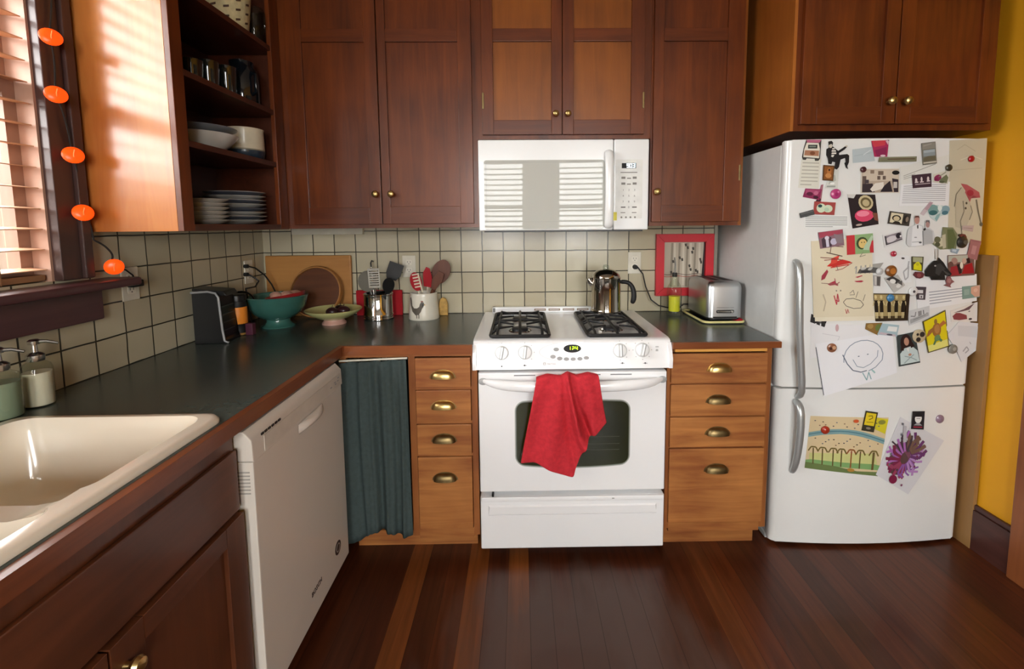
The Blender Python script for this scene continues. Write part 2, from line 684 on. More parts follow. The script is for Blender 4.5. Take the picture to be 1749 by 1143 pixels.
mb = MB()
mb.box(XR - .03, XR, -.915, -.785, 0, 2.1, W_CASO, .004); mb.box(XR, XR + .125, -.918, -.901, 0, 2.1, W_CASO, .002)
struct(mb.build('trim_1'))
mb = MB(); mb.box(.828, .846, -.012, .0, .915, 1.40, pm('8f8a7c', .4), .003)
struct(mb.build('trim_2'))

mb = MB(); mb.box(-1.40, -1.03, -.028, -.0, 1.345, 1.377, pm('cfcbbb', .5), .003)
struct(mb.build('trim_3'))
# left window: casing, stool and apron, sashes, panes
mb = MB()
xi = XL + .03
mb.box(XL, xi, WY1 - .005, WY1 + .055, WZ0, WZ1 + .1, W_CAS, .004)
mb.box(XL, xi + .012, WY1 + .055, WY1 + .085, WZ0, WZ1 + .1, W_CAS, .005)
mb.box(XL - .12, XL + .004, WY1 - .012, WY1, WZ0, WZ1, pm('b99480', .5, var=.06))  # jamb paler than the casing, daylight put into its colour
mb.box(XL, xi, WY0 - .1, WY0 + .005, WZ0, WZ1 + .1, W_CAS, .004)
mb.box(XL, xi, WY0 + .005, WY1 - .012, WZ1, WZ1 + .1, W_CAS, .004)
w1 = struct(mb.build('window_1'))
mb = MB(); mb.box(XL - .12, XL + .105, WY0 - .16, -.905, WZ0 - .035, WZ0 - .008, W_SILL, .008)
mb.build('window_sill', w1)
mb = MB()
mb.box(XL, XL + .035, WY0 - .12, -.975, WZ0 - .135, WZ0 - .035, W_SILL, .006)
mb.build('apron', w1)
mb = MB()
xs0, xs1 = XL - .10, XL - .065
for z0, z1, dx in ((WZ0 - .005, 1.80, .02), (1.76, WZ1, 0)):
    a, b = xs0 + dx, xs1 + dx
    J = pm('9c7a68', .5, var=.06)  # sash tone lightened as if daylight fell on it
    mb.box(a, b, WY0, WY0 + .04, z0, z1, J); mb.box(a, b, WY1 - .045, WY1 - .0125, z0, z1, J)
    mb.box(a, b, WY0 + .04, WY1 - .045, z0, z0 + .045, J); mb.box(a, b, WY0 + .04, WY1 - .045, z1 - .04, z1, J)
    mb.box(a, b, -1.78, -1.755, z0 + .045, z1 - .04, J)
mb.build('sash', w1)
for z0, z1, dx in ((WZ0 + .04, 1.76, .02), (1.80, WZ1 - .04, 0)):
    mb = MB(); mb.box(xs0 + .015 + dx, xs0 + .019 + dx, WY0 + .04, WY1 - .05, z0, z1, M_PANE)
    mb.build('pane', w1)
# rear windows, seen only as reflections
for i, (a, b, c, d) in enumerate(RW):
    mb = MB()
    for q in ((a - .09, a, c, d + .1), (b, b + .09, c, d + .1), (a, b, d, d + .1), (a - .12, b + .12, c - .1, c)):
        mb.box(q[0], q[1], YR, YR + .025, q[2], q[3], W_CAS, .004)
    for z0, z1 in ((c, 1.66), (1.62, d)):
        mb.box(a, a + .04, YR - .08, YR - .05, z0, z1, W_CAS); mb.box(b - .04, b, YR - .08, YR - .05, z0, z1, W_CAS)
        mb.box(a, b, YR - .08, YR - .05, z0, z0 + .04, W_CAS); mb.box(a, b, YR - .08, YR - .05, z1 - .04, z1, W_CAS)
    w = struct(mb.build('window_%d' % (i + 2)))
    mb = MB(); mb.box(a, b, YR - .067, YR - .063, c, d, M_PANE)
    mb.build('pane', w)


# ------------------------------------------------------------------ blinds
def blind(name, label, x0, x1, yc, z0, z1, pitch, wdt, tilt, m, mr, rotz=None, org=None, group=None):
    """wooden blind; built along local x, slats facing local -y"""
    def T(p):
        p = Vector(p)
        return p if rotz is None else Matrix.Rotation(rotz, 4, 'Z') @ p
    t = thing(name, label, 'window blind', T((( x0 + x1) / 2, yc, z0)), group)
    R = Matrix.Identity(4) if rotz is None else Matrix.Rotation(rotz, 4, 'Z')
    mb = MB()
    z = z0 + .035
    while z < z1 - .05:
        M = R @ Matrix.Translation((0, yc, z)) @ Matrix.Rotation(tilt, 4, 'X')
        mb.box(x0, x1, -wdt / 2, wdt / 2, -.0013, .0013, m, mtx=M)
        z += pitch
    mb.build('slats', t)
    mb = MB(); mb.box(x0, x1, yc - .02, yc + .02, z0, z0 + .018, mr, .003, mtx=R); mb.build('bottom_rail', t)
    mb = MB(); mb.box(x0, x1, yc - .026, yc + .026, z1 - .05, z1, mr, .003, mtx=R); mb.build('head_rail', t)
    n = 2
    for k in range(n):
        mb = MB()
        x = x0 + .12 + (x1 - x0 - .24) * k / (n - 1)
        for dy in (-wdt / 2 - .001, wdt / 2 + .001):
            mb.box(x - .0012, x + .0012, yc + dy - .0008, yc + dy + .0008, z0, z1, mr, mtx=R)
        mb.box(x - .0012, x + .0012, yc - wdt / 2, yc + wdt / 2, z0 - .001, z0, mr, mtx=R)
        mb.build('ladder_cord', t)
    return t


M_SLAT = pm('d9ad8a', .45, var=.12, scale=5)
M_JAMB = pm('b99480', .5, var=.06)
blind('wooden_blind', 'half open wooden slat blind in the window left of the sink', WY0 + .01, WY1 - .02, -(XL - .025), WZ0 + .003, WZ1 - .02, .058, .052, .12, M_SLAT, pm('8f6848', .45), PI / 2)
M_SLATW = pm('a8a294', .5, var=.03)
for i, (a, b, c, d) in enumerate(RW):
    blind('white_blind', ('pale slat blind in the rear window beside the yellow wall', 'pale slat blind in the rear window beside the sink wall')[1 - i], a + .01, b - .01, YR - .025, c + .003, d - .01, .075, .05, -.5, M_SLATW, M_SLATW)


# ------------------------------------------------------------------ cabinets
def knob(parent, x, y, z, axis=(0, -1, 0), s=1.0, m=None):
    mb = MB()
    mb.lathe([(.0065 * s, 0), (.0055 * s, .010 * s), (.0125 * s, .015 * s), (.0155 * s, .022 * s), (.0125 * s, .030 * s), (.006 * s, .0335 * s), (0, .034 * s)], (x, y, z), m or M_BRASS, axis)
    return mb.build('knob', parent)


def door(parent, x0, x1, z0, z1, y, sl, sr, rb, rt, mids, mf, mx, mp, T=None, th=.02, name='door'):
    """frame and panel door facing -y; mids = [(z0,z1)] of middle rails"""
    mb = MB()
    a, b = y - th, y
    mb.box(x0, x0 + sl, a, b, z0, z1, mf, .002, mtx=T); mb.box(x1 - sr, x1, a, b, z0, z1, mf, .002, mtx=T)
    for q in [(z0, z0 + rb), (z1 - rt, z1)] + list(mids):
        mb.box(x0 + sl, x1 - sr, a, b, q[0], q[1], mx, .002, mtx=T)
    mb.box(x0 + sl - .004, x1 - sr + .004, a + .011, b - .002, z0 + .01, z1 - .01, mp, mtx=T)
    return mb.build(name, parent)


YF = -.33
ZT = 2.60
# upper cabinet left of the microwave
t = thing('wall_cabinet', 'tall dark wood double-door wall cabinet left of the microwave', 'cabinet', (-.82, 0, 1.378))
mb = MB()
mb.box(-1.262, -.392, YF, 0, 1.378, ZT, W_UP)
mb.box(-1.262, -.392, YF - .004, YF, 1.378, 1.392, W_UPX)
mb.build('carcass', t)
d = door(t, -1.222, -.829, 1.396, 2.58, YF, .07, .052, .075, .07, [(2.188, 2.243)], W_UP, W_UPX, W_UP)
knob(d, -.849, YF - .02, 1.529)
d = door(t, -.824, -.414, 1.396, 2.58, YF, .036, .06, .078, .07, [(2.188, 2.243)], W_UP, W_UPX, W_UP)
knob(d, -.779, YF - .02, 1.529)
# over the microwave
t = thing('wall_cabinet', 'short double-door wall cabinet above the white microwave', 'cabinet', (0, 0, 1.77))
mb = MB()
mb.box(-.392, .386, YF, 0, 1.771, ZT, W_UP)
mb.build('carcass', t)
d = door(t, -.369, -.015, 1.789, 2.58, YF, .05, .046, .063, .07, [(2.188, 2.243)], W_UP, W_UPX, W_PAN)
knob(d, -.043, YF - .02, 1.876, s=.9)
mb = MB(); mb.box(-.369, -.360, YF - .024, YF - .018, 1.90, 1.97, M_BRASSD, .002); mb.build('hinge', d)
d = door(t, -.012, .352, 1.789, 2.58, YF, .049, .06, .063, .07, [(2.188, 2.243)], W_UP, W_UPX, W_PAN)
knob(d, .011, YF - .02, 1.876, s=.9)
mb = MB(); mb.box(.343, .352, YF - .024, YF - .018, 1.90, 1.97, M_BRASSD, .002); mb.build('hinge', d)
# right of the microwave
t = thing('wall_cabinet', 'tall single-door wall cabinet between microwave and fridge', 'cabinet', (.6, 0, 1.378))
mb = MB()
mb.box(.387, .81, YF, 0, 1.378, ZT, W_UP)
mb.box(.796, .811, YF - .001, YF + .02, 1.378, ZT, W_PAN)
mb.build('carcass', t)
d = door(t, .394, .793, 1.396, 2.58, YF, .042, .075, .075, .07, [(2.188, 2.243)], W_UP, W_UPX, W_UP)
knob(d, .412, YF - .02, 1.531)
mb = MB(); mb.box(.784, .793, YF - .024, YF - .018, 1.58, 1.65, M_BRASSD, .002); mb.build('hinge', d)
# over the fridge
YO = -.612
t = thing('wall_cabinet', 'deep double-door wall cabinet above the white fridge', 'cabinet', (1.25, -.2, 1.745))
mb = MB()
mb.box(.868, 1.652, YO, .19, 1.745, ZT, W_UP)
mb.build('carcass', t)
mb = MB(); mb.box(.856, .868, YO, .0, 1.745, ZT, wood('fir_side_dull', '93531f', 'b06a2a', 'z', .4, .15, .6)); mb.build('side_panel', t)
d = door(t, .885, 1.252, 1.768, 2.58, YO, .06, .055, .065, .07, [(2.232, 2.29)], W_UP, W_UPX, W_UP)
p = at(1520, 173, 'y', YO - .03); knob(d, p.x, YO - .02, p.z, s=1.05)
d = door(t, 1.256, 1.63, 1.768, 2.58, YO, .055, .06, .065, .07, [(2.232, 2.29)], W_UP, W_UPX, W_UP)
p = at(1547, 173, 'y', YO - .03); knob(d, p.x, YO - .02, p.z, s=1.05)

# open shelf cabinet on the window wall
XF = -1.254
t = thing('shelf_cabinet', 'open-shelved corner wall cabinet holding dishes beside the window', 'cabinet', (-1.41, -.6, 1.375))
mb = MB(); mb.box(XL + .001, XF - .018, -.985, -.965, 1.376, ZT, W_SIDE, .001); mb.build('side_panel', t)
mb = MB()
mb.box(XL + .001, XL + .012, -.965, -.335, 1.376, ZT, W_UPY); mb.box(XL + .012, XF - .018, -.355, -.335, 1.376, ZT, W_UPY)
mb.build('carcass', t)
mb = MB()
mb.box(XF - .018, XF, -.985, -.935, 1.376, ZT, W_UP, .002); mb.box(XF - .018, XF, -.405, -.335, 1.376, ZT, W_UP, .002)
mb.box(XF - .018, XF, -.935, -.405, 1.376, 1.398, W_UPY, .002)
mb.build('face_frame', t)
SH = [1.398, 1.665, 1.885, 2.15]
for k, z in enumerate(SH):
    mb = MB(); mb.box(XL + .012, XF - (.019 if k == 0 else .004), -.9645, -.356 if k == 0 else -.4055, z - .02, z, W_UPY, .001)
    if k: mb.box(XL + .012, XF - .019, -.4055, -.356, z - .02, z, W_UPY)
    mb.build('shelf', t)


def cup_pull(parent, x, y, z, w=.047, h=.03, d=.024, m=None):
    """brass bin pull"""
    mb = MB()
    n, k = 14, 6
    m = m or M_BRASSD
    rows = []
    for j in range(k + 1):
        f = PI / 2 * j / k
        rows.append([Vector((x + w * math.cos(PI * i / n) * (math.cos(f) ** .45 if j < k else .0) * (1 - .12 * j / k), y - d * (math.sin(PI * i / n) ** .6) * (math.cos(f) ** .6 if j < k else 0), z - h * .45 + h * math.sin(f))) for i in range(n + 1)])
    mb.sheet(rows, m)
    mb.prism([(x + w * 1.12 * c, y - .0015, z - h * .45 + (h * 1.15) * max(0, s_)) for c, s_ in [(math.cos(a), math.sin(a)) for a in [PI * q / 12 for q in range(13)]]], (0, .0015, 0), m)
    o = mb.build('cup_pull', parent)
    return o


def drawer(parent, x0, x1, z0, z1, y, px, pz, m=None, pull=None):
    mb = MB(); mb.box(x0, x1, y - .001, y + .018, z0, z1, m or W_BASE, .003)
    o = mb.build('drawer', parent)
    cup_pull(o, px, y - .001, pz, m=pull)
    return o


YB = -.632           # face of the base cabinets
YD = -.644           # drawer fronts
t = thing('base_cabinet', 'wooden base cabinet with four narrow drawers left of the range', 'cabinet', (-.65, -.3, 0))
mb = MB()
mb.box(-.935, -.91, YB, YB + .02, .10, .876, W_BASEZ); mb.box(-.66, -.634, YB, YB + .02, .10, .876, W_BASEZ); mb.box(-.408, -.384, YB, YB + .02, .10, .876, W_BASEZ)
mb.box(-.91, -.66, YB, YB + .02, .862, .876, W_BASE); mb.box(-.634, -.408, YB, YB + .02, .864, .876, W_BASE)
mb.box(-.91, -.66, YB, YB + .02, .10, .125, W_BASE); mb.box(-.634, -.408, YB, YB + .02, .09, .135, W_BASE)
for z in (.732, .589, .452): mb.box(-.634, -.408, YB + .001, YB + .02, z - .006, z + .006, W_BASE)
mb.build('face_frame', t)
mb = MB()
mb.box(-.402, -.384, YB + .02, -.005, .1, .874, W_BASEZ); mb.box(-.655, -.64, YB + .02, -.005, .1, .874, W_BASEZ)
mb.box(-.92, -.402, -.55, -.535, 0, .10, W_BASE); mb.box(-.93, -.402, YB + .02, -.005, .10, .115, W_BASE); mb.box(-.93, -.402, -.02, -.005, .115, .874, M_DARK)
mb.build('carcass', t)
for z0, z1, pz in ((.738, .860, .793), (.596, .727, .667), (.458, .584, .527), (.136, .446, .363)):
    drawer(t, -.631, -.410, z0, z1, YD, -.521, pz, pull=M_BRASS if pz > .6 else M_BRASSD)
# right of the range
t = thing('base_cabinet', 'wooden base cabinet with four wide drawers between range and fridge', 'cabinet', (.6, -.3, 0))
mb = MB()
mb.box(.386, .404, YB, YB + .02, .115, .887, W_BASEZ); mb.box(.785, .812, YB, YB + .02, .115, .887, W_BASEZ)
mb.box(.404, .785, YB + .01, YB + .02, .868, .8875, W_BASE); mb.box(.404, .785, YB, YB + .02, .10, .146, W_BASE)
for z in (.742, .604, .470): mb.box(.404, .785, YB + .001, YB + .02, z - .006, z + .006, W_BASE)
mb.build('face_frame', t)
mb = MB()
mb.box(.397, .408, YB + .02, -.005, .1, .874, W_BASEZ); mb.box(.80, .812, YB + .02, -.005, .1, .874, W_BASEZ); mb.box(.408, .80, -.56, -.545, 0, .12, W_BASE); mb.box(.408, .80, -.02, -.005, .1, .874, W_BASEZ)
mb.build('carcass', t)
mb = MB(); mb.box(.412, .783, YB - .018, YB + .009, .8745, .8865, wood('cutting_board_edge', 'c88a3c', 'dca04e', 'x', .5, .05), .002); mb.build('pull_out_board', t)
for z0, z1, pz in ((.746, .866, .808), (.608, .738, .676), (.474, .600, .541), (.146, .466, .383)):
    drawer(t, .399, .790, z0, z1, YD, .594, pz, pull=M_BRASS if pz > .75 else M_BRASSD)

# sink base on the window side, facing +x
T90 = Matrix.Rotation(PI / 2, 4, 'Z')       # local x -> y, local -y -> +x
t = thing('sink_base_cabinet', 'dark wood sink base cabinet with panelled door beside the dishwasher', 'cabinet', (-1.25, -1.9, 0))
XS = -.932
mb = MB()
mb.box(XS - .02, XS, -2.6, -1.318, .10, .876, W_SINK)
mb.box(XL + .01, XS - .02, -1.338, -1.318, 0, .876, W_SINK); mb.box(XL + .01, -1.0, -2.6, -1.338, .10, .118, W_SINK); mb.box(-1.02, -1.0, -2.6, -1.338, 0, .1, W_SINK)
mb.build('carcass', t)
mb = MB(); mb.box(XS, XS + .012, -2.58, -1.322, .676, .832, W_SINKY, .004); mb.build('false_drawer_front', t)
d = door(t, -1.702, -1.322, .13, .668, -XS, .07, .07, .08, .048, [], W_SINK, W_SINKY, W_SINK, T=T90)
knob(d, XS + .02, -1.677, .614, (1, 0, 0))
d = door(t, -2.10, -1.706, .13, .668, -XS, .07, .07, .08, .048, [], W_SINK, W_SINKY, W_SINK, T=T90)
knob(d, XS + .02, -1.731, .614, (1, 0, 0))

# ------------------------------------------------------------------ countertops
SX0, SX1, SY0, SY1 = -1.43, -.955, -2.16, -1.335      # sink cut-out
t = thing('countertop', 'green-grey L-shaped countertop running from the sink to the range', 'countertop', (-1.2, -.8, .877))
mb = MB()
for q in ((XL + .001, -.399, -.64, -.001), (XL + .001, -.93, SY1 - .0, -.64), (XL + .001, SX0, SY0, SY1), (SX1, -.93, SY0, SY1), (XL + .001, -.93, -2.6, SY0)):
    mb.box(q[0], q[1], q[2], q[3], .877, .915, M_COUNT)
mb.build('worktop', t)
mb = MB()
mb.prism([(-.905, -.655, .877), (-.400, -.655, .877), (-.400, -.64, .877), (-.93, -.64, .877), (-.905, -.66, .877)], (0, 0, .0375), W_EDGE)
mb.prism([(-.91, -2.6, .877), (-.91, -.66, .877), (-.905, -.655, .877), (-.93, -.64, .877), (-.93, -2.6, .877)], (0, 0, .0375), W_EDGEY)
mb.build('edge_trim', t)
t = thing('countertop', 'short green-grey countertop between the range and the fridge', 'countertop', (.61, -.3, .877))
mb = MB(); mb.box(.399, .834, -.64, -.001, .888, .915, M_COUNT); mb.build('worktop', t)
mb = MB(); mb.box(.400, .838, -.655, -.64, .888, .9145, W_EDGE, .002); mb.build('edge_trim', t)

# ------------------------------------------------------------------ sink
def cut(o, cutters):
    for c in cutters:
        md = o.modifiers.new('cut', 'BOOLEAN'); md.object = c; md.operation = 'DIFFERENCE'; md.solver = 'EXACT'
    bpy.context.view_layer.update()
    dg = bpy.context.evaluated_depsgraph_get()
    me = bpy.data.meshes.new_from_object(o.evaluated_get(dg))
    o.modifiers.clear()
    old = o.data; o.data = me
    bpy.data.meshes.remove(old)
    for c in cutters:
        m_ = c.data
        bpy.data.objects.remove(c); bpy.data.meshes.remove(m_)
    for p in o.data.polygons: p.use_smooth = True
    o.data.set_sharp_from_angle(angle=math.radians(50))


def rr_loft(mb, secs, m):
    """stacked rounded rectangles [(x0,x1,y0,y1,r,z)]"""
    rings = []
    for x0, x1, y0, y1, r, z in secs:
        rings.append([mb.bm.verts.new((a, b, z)) for a, b in rrect(x0, x1, y0, y1, r, 6)])
    mi = mb.mi(m)
    for i in range(len(rings) - 1):
        n = len(rings[i])
        for k in range(n):
            f = mb.bm.faces.new((rings[i][k], rings[i][(k + 1) % n], rings[i + 1][(k + 1) % n], rings[i + 1][k])); f.material_index = mi
    f = mb.bm.faces.new(rings[0][::-1]); f.material_index = mi
    f = mb.bm.faces.new(rings[-1]); f.material_index = mi
    return mb


M_SINK = pm('e6ddcb', .16, coat=.5, var=.012, scale=4)
mb = MB()
ox0, ox1, oy0, oy1 = -1.455, -.938, -2.185, -1.318
rr_loft(mb, [(ox0 + .05, ox1 - .045, oy0 + .05, oy1 - .045, .05, .715), (ox0 + .03, ox1 - .028, oy0 + .03, oy1 - .028, .05, .90), (ox0 + .028, ox1 - .026, oy0 + .028, oy1 - .026, .05, .9155), (ox0, ox1, oy0, oy1, .045, .9155), (ox0, ox1, oy0, oy1, .045, .921), (ox0 + .006, ox1 - .006, oy0 + .006, oy1 - .006, .04, .928), (ox0 + .016, ox1 - .016, oy0 + .016, oy1 - .016, .035, .930)], M_SINK)
sk = mb.build('kitchen_sink')
cts = []
for y0, y1, zb in ((-1.655, -1.352, .745), (-2.15, -1.70, .745)):
    mb = MB()
    rr_loft(mb, [(-1.365, -1.045, y0 + .03, y1 - .03, .07, zb), (-1.385, -1.02, y0 + .012, y1 - .012, .08, zb + .012), (-1.405, -.998, y0 + .004, y1 - .004, .07, zb + .05), (-1.412, -.985, y0, y1, .05, .905), (-1.42, -.975, y0 - .008, y1 + .008, .045, .926), (-1.435, -.960, y0 - .02, y1 + .02, .04, .96)], M_SINK)
    cts.append(mb.build('cutter'))
mb = MB(); rr_loft(mb, [(-1.36, -1.06, -1.712, -1.642, .02, .902), (-1.385, -1.02, -1.714, -1.640, .02, .910), (-1.405, -.99, -1.716, -1.638, .02, .922), (-1.415, -.978, -1.718, -1.636, .02, .94)], M_SINK)
cts.append(mb.build('cutter'))
cut(sk, cts)
tag(sk, 'cream enamel double-bowl sink set into the counter under the window', 'sink')

# ------------------------------------------------------------------ dishwasher
t = thing('dishwasher', 'white built-in dishwasher between the sink base and the green curtain', 'dishwasher', (-1.2, -1.0, 0))
M_DW = pm('d3cbc0', .3, coat=.2, var=.012, scale=4)
DY0, DY1, DX = -1.300, -.722, -.895
mb = MB(); mb.box(-1.5, -.955, DY0 + .01, DY1 - .0, .10, .868, M_GREY); mb.box(-1.5, -.99, DY0 + .01, DY1, 0, .1, M_DARK); mb.build('tub', t)
mb = MB(); mb.box(-.953, DX, DY0, DY1, .098, .786, M_DW, .004); dd = mb.build('door', t)
mb = MB()
for k in range(7): mb.box(-.943, -.905, DY0 - .001, DY0 + .003, .70 + k * .0095, .7035 + k * .0095, pm('9c978f', .5))
mb.build('vent', dd)
mb = MB(); mb.prism([(-.953, DY0 - .003, .788), (DX + .003, DY0 - .003, .788), (DX + .001, DY0 - .003, .845), (DX - .02, DY0 - .003, .868), (-.953, DY0 - .003, .868)], (0, DY1 - DY0 + .006, 0), M_DW, bev=.004)
cp = mb.build('control_panel', t)
mb = MB()
mb.prism([(DX + .0025, y, z) for y, z in ((DY0 + .05, .792), (DY1 - .02, .792), (DY1 - .02, .835), (DY0 + .05, .835))], (.0015, 0, 0), pm('cac2b6', .35)); mb.build('fascia', cp)
mb = MB()
for k in range(6): mb.box(DX + .001, DX + .0035, -1.26 + k * .017, -1.249 + k * .017, .839, .845, M_BLACK)
mb.build('vent', cp)
mb = MB()
for k, (a, b) in enumerate(((-.83, .806), (-.795, .814), (-.79, .806), (-.77, .812), (-.765, .822))): mb.box(DX + .004, DX + .005, a, a + .012, b, b + .004, M_GREY)
mb.build('indicator', cp)
mb = MB()
rows = []
for i in range(9):
    a = PI * i / 8
    rows.append([Vector((DX + .002 + .020 * math.sin(a) * math.sin(PI * j / 8) ** .5, -1.065 + .17 * j / 8, .792 - .032 * (1 - math.cos(a)) / 2 - .012)) for j in range(9)])
mb.sheet(rows, M_DW); mb.build('handle', dd)
mb = MB(); mb.lathe([(.0, 0), (.025, 0), (.025, .0012), (0, .0012)], (DX, -.823, .195), pm('3a2a26', .5), (1, 0, 0))
mb.lathe([(.013, .0013), (.016, .0013), (.016, .0018), (.013, .0018)], (DX, -.823, .195), pm('b0a8a0', .5), (1, 0, 0), caps=False); mb.build('badge', dd)
mb = MB(); mb.text('BOSCH', (DX + .0008, -1.0, .186), .016, pm('3a2a26', .5), (0, 1, 0), (0, 0, 1)); mb.build('brand_lettering', dd)

# ------------------------------------------------------------------ microwave
def seg7(mb, ch, x, y, z, w, h, m, tk=None):
    """one seven segment figure, facing -y, lower left corner x,z"""
    tk = tk or w * .24
    S = {'a': (0, w, h - tk, h), 'g': (0, w, h / 2 - tk / 2, h / 2 + tk / 2), 'd': (0, w, 0, tk), 'f': (0, tk, h / 2, h), 'b': (w - tk, w, h / 2, h), 'e': (0, tk, 0, h / 2), 'c': (w - tk, w, 0, h / 2)}
    for s in {'0': 'abcdef', '1': 'bc', '2': 'abged', '3': 'abgcd', '4': 'fgbc', '5': 'afgcd', '9': 'abcdfg'}[ch]:
        q = S[s]
        mb.box(x + q[0], x + q[1], y - .0006, y, z + q[2], z + q[3], m)


YM = -.352
t = thing('microwave', 'white over-the-range microwave under the short wall cabinet', 'microwave', (0, -.17, 1.358))
mb = MB(); mb.box(-.389, .377, YM + .035, -.002, 1.366, 1.768, M_WHITE2, .004); mb.box(-.37, .36, YM + .03, -.03, 1.354, 1.367, M_BLACK); mb.build('housing', t)
mb = MB(); mb.box(-.391, .2165, YM, YM + .036, 1.361, 1.766, M_WHITE, .006, 3); dr = mb.build('door', t)
M_MWIN = pm('bcbdb6', .0, coat=0, var=.006, scale=3, spec=.2)
mb = MB()
mb.prism([(x, YM - .0022, z) for x, z in rrect(-.366, .176, 1.367, 1.676, .012)], (0, .004, 0), M_MWIN, bev=.001); wn = mb.build('window', dr)
mb = MB()
o_ = rrect(-.357, .166, 1.40, 1.667, .008); i_ = rrect(-.3555, .1645, 1.4015, 1.6655, .007)
for k in range(len(o_)):
    k2 = (k + 1) % len(o_)
    mb.face([(o_[k][0], YM - .0026, o_[k][1]), (o_[k2][0], YM - .0026, o_[k2][1]), (i_[k2][0], YM - .0026, i_[k2][1]), (i_[k][0], YM - .0026, i_[k][1])], pm('a9aaa6', .4))
mb.build('window_frame', wn)
mb = MB()
hx = .193
rows = [(hx, YM - .004, 1.372), (hx, YM - .022, 1.385), (hx, YM - .032, 1.42), (hx, YM - .036, 1.54), (hx, YM - .032, 1.66), (hx, YM - .022, 1.70), (hx, YM - .004, 1.714)]
mb.tube(rows, [.018, .019, .018, .0175, .018, .019, .018], M_WHITE, 14, flat=(1.1, .75)); subsurf(mb.build('handle', dr))
mb = MB(); mb.box(.219, .377, YM, YM + .036, 1.361, 1.766, M_WHITE, .006, 3); cp = mb.build('control_panel', t)
mb = MB(); mb.prism([(x, YM - .0008, z) for x, z in rrect(.226, .348, 1.412, 1.676, .004, 2)], (0, .0015, 0), pm('dfe0dc', .3)); kp = mb.build('keypad', cp)
mb = MB(); mb.box(.2535, .318, YM - .0016, YM, 1.637, 1.660, M_DARK); ds = mb.build('clock_display', cp)
mb = MB()
MD = pm('eefcff', .5, emit=2.2, var=0)
for k, c in enumerate('903'): seg7(mb, c, .2755 + k * .0138, YM - .0017, 1.640, .0105, .0175, MD)
mb.build('figures', ds)
mb = MB()
MI, MI2 = pm('83817b', .5, var=0), pm('5c5a55', .5, var=0)
xs = (.2615, .287, .3125)
for q in ((.248, .324, 1.6165, .004),): mb.box(q[0], q[1], YM - .0013, YM, q[2], q[2] + q[3], MI)
for r_, z in enumerate((1.590, 1.564)):
    for x in xs: mb.box(x - .009, x + .009, YM - .0013, YM, z, z + (.010 if x != xs[1] else .005), MI)
for r_, (z, row) in enumerate(((1.540, '123'), (1.514, '456'), (1.488, '789'))):
    for x, ch in zip(xs, row): mb.text(ch, (x, YM - .001, z), .0085, MI2, depth=.0003)
mb.text('0', (xs[1], YM - .001, 1.463), .0085, MI2, depth=.0003)
for x in (xs[0], xs[2]): mb.box(x - .010, x + .011, YM - .0013, YM, 1.461, 1.466, MI2)
for x in (xs[0], xs[2]): mb.box(x - .011, x + .010, YM - .0013, YM, 1.437, 1.441, MI)
for k in range(4): mb.lathe([(.0, 0), (.0045, 0), (.0045, .0012), (0, .0012)], (.2545 + k * .0205, YM, 1.418), MI, (0, -1, 0), 12)
mb.build('key_lettering', kp)
mb = MB(); mb.box(.2185, .234, YM - .0014, YM + .001, 1.404, 1.442, pm('d9cf4a', .5), .002); mb.build('sticker', cp)

# ------------------------------------------------------------------ range
t = thing('gas_range', 'white slide-in gas range with oven in the middle of the wall', 'range', (0, -.33, 0))
YR0 = -.655
mb = MB()
mb.box(-.378, .378, -.61, -.03, .10, .905, M_RANGE); mb.box(-.36, .36, -.58, -.05, 0.0, .10, M_BLACK)
mb.build('body', t)
# cooktop with a rolled front lip
mb = MB()
mb.prism([(-.398, y, z) for y, z in ((-.03, .9155), (-.03, .9265), (-.600, .9265), (-.622, .9245), (-.632, .918), (-.634, .908), (-.62, .902), (-.60, .9155))], (.796, 0, 0), M_RANGE, bev=.003)
ck = mb.build('cooktop', t, smooth=50)
for a, b in ((-.338, -.082), (.062, .318)):
    mb = MB()
    o_ = rrect(a, b, -.618 + .012, -.11, .03); i_ = rrect(a + .012, b - .012, -.60, -.125, .03)
    vs = [[(x, y, .9268) for x, y in o_], [(x, y, .9225) for x, y in i_]]
    for k in range(len(o_)):
        k2 = (k + 1) % len(o_)
        mb.face([vs[0][k], vs[0][k2], vs[1][k2], vs[1][k]], pm('d5d6d6', .2, coat=.3, var=0))
    mb.face([(x, y, .9267) for x, y in i_], pm('d5d6d6', .2, coat=.3, var=0))
    mb.build('burner_well', ck)
mb = MB()
mb.box(-.353, .30, -.058, -.028, .926, .955, M_RANGE, .004)
for k in range(4): mb.box(-.135 + k * .075, -.075 + k * .075, -.0585, -.057, .936, .947, pm('7a5c34', .6)); mb.box(-.131 + k * .075, -.079 + k * .075, -.0588, -.0583, .940, .943, M_RANGE)
mb.box(-.356, -.338, -.06, -.027, .9265, .956, pm('6c6c6a', .5), .003)
mb.build('back_vent', ck)
# slanted control panel
PA, PB = Vector((0, -.634, .912)), Vector((0, -.657, .8135))
mb = MB()
mb.prism([(-.392, PA.y, PA.z), (-.392, PB.y, PB.z), (-.392, -.634, PB.z), (-.392, -.625, PA.z)], (.784, 0, 0), M_RANGE, bev=.004)
for s in (-1, 1):
    mb.prism([(s * .384, -.637, .912), (s * .384, -.662, .85), (s * .384, -.66, .8125), (s * .384, -.646, .8125), (s * .384, -.634, .912)], (s * .016, 0, 0), M_RANGE, bev=.004)
pn = mb.build('control_panel', t)
pd = (PB - PA).normalized()
pnrm = Vector((0, pd.z, -pd.y)) if True else None
if pnrm.y > 0: pnrm = -pnrm


def onp(px, py, off=0.0):
    y = -.645
    for _ in range(6):
        p = at(px, py, 'y', y)
        y = PA.y + (p.z - PA.z) / (PB.z - PA.z) * (PB.y - PA.y)
    return at(px, py, 'y', y) + pnrm * off


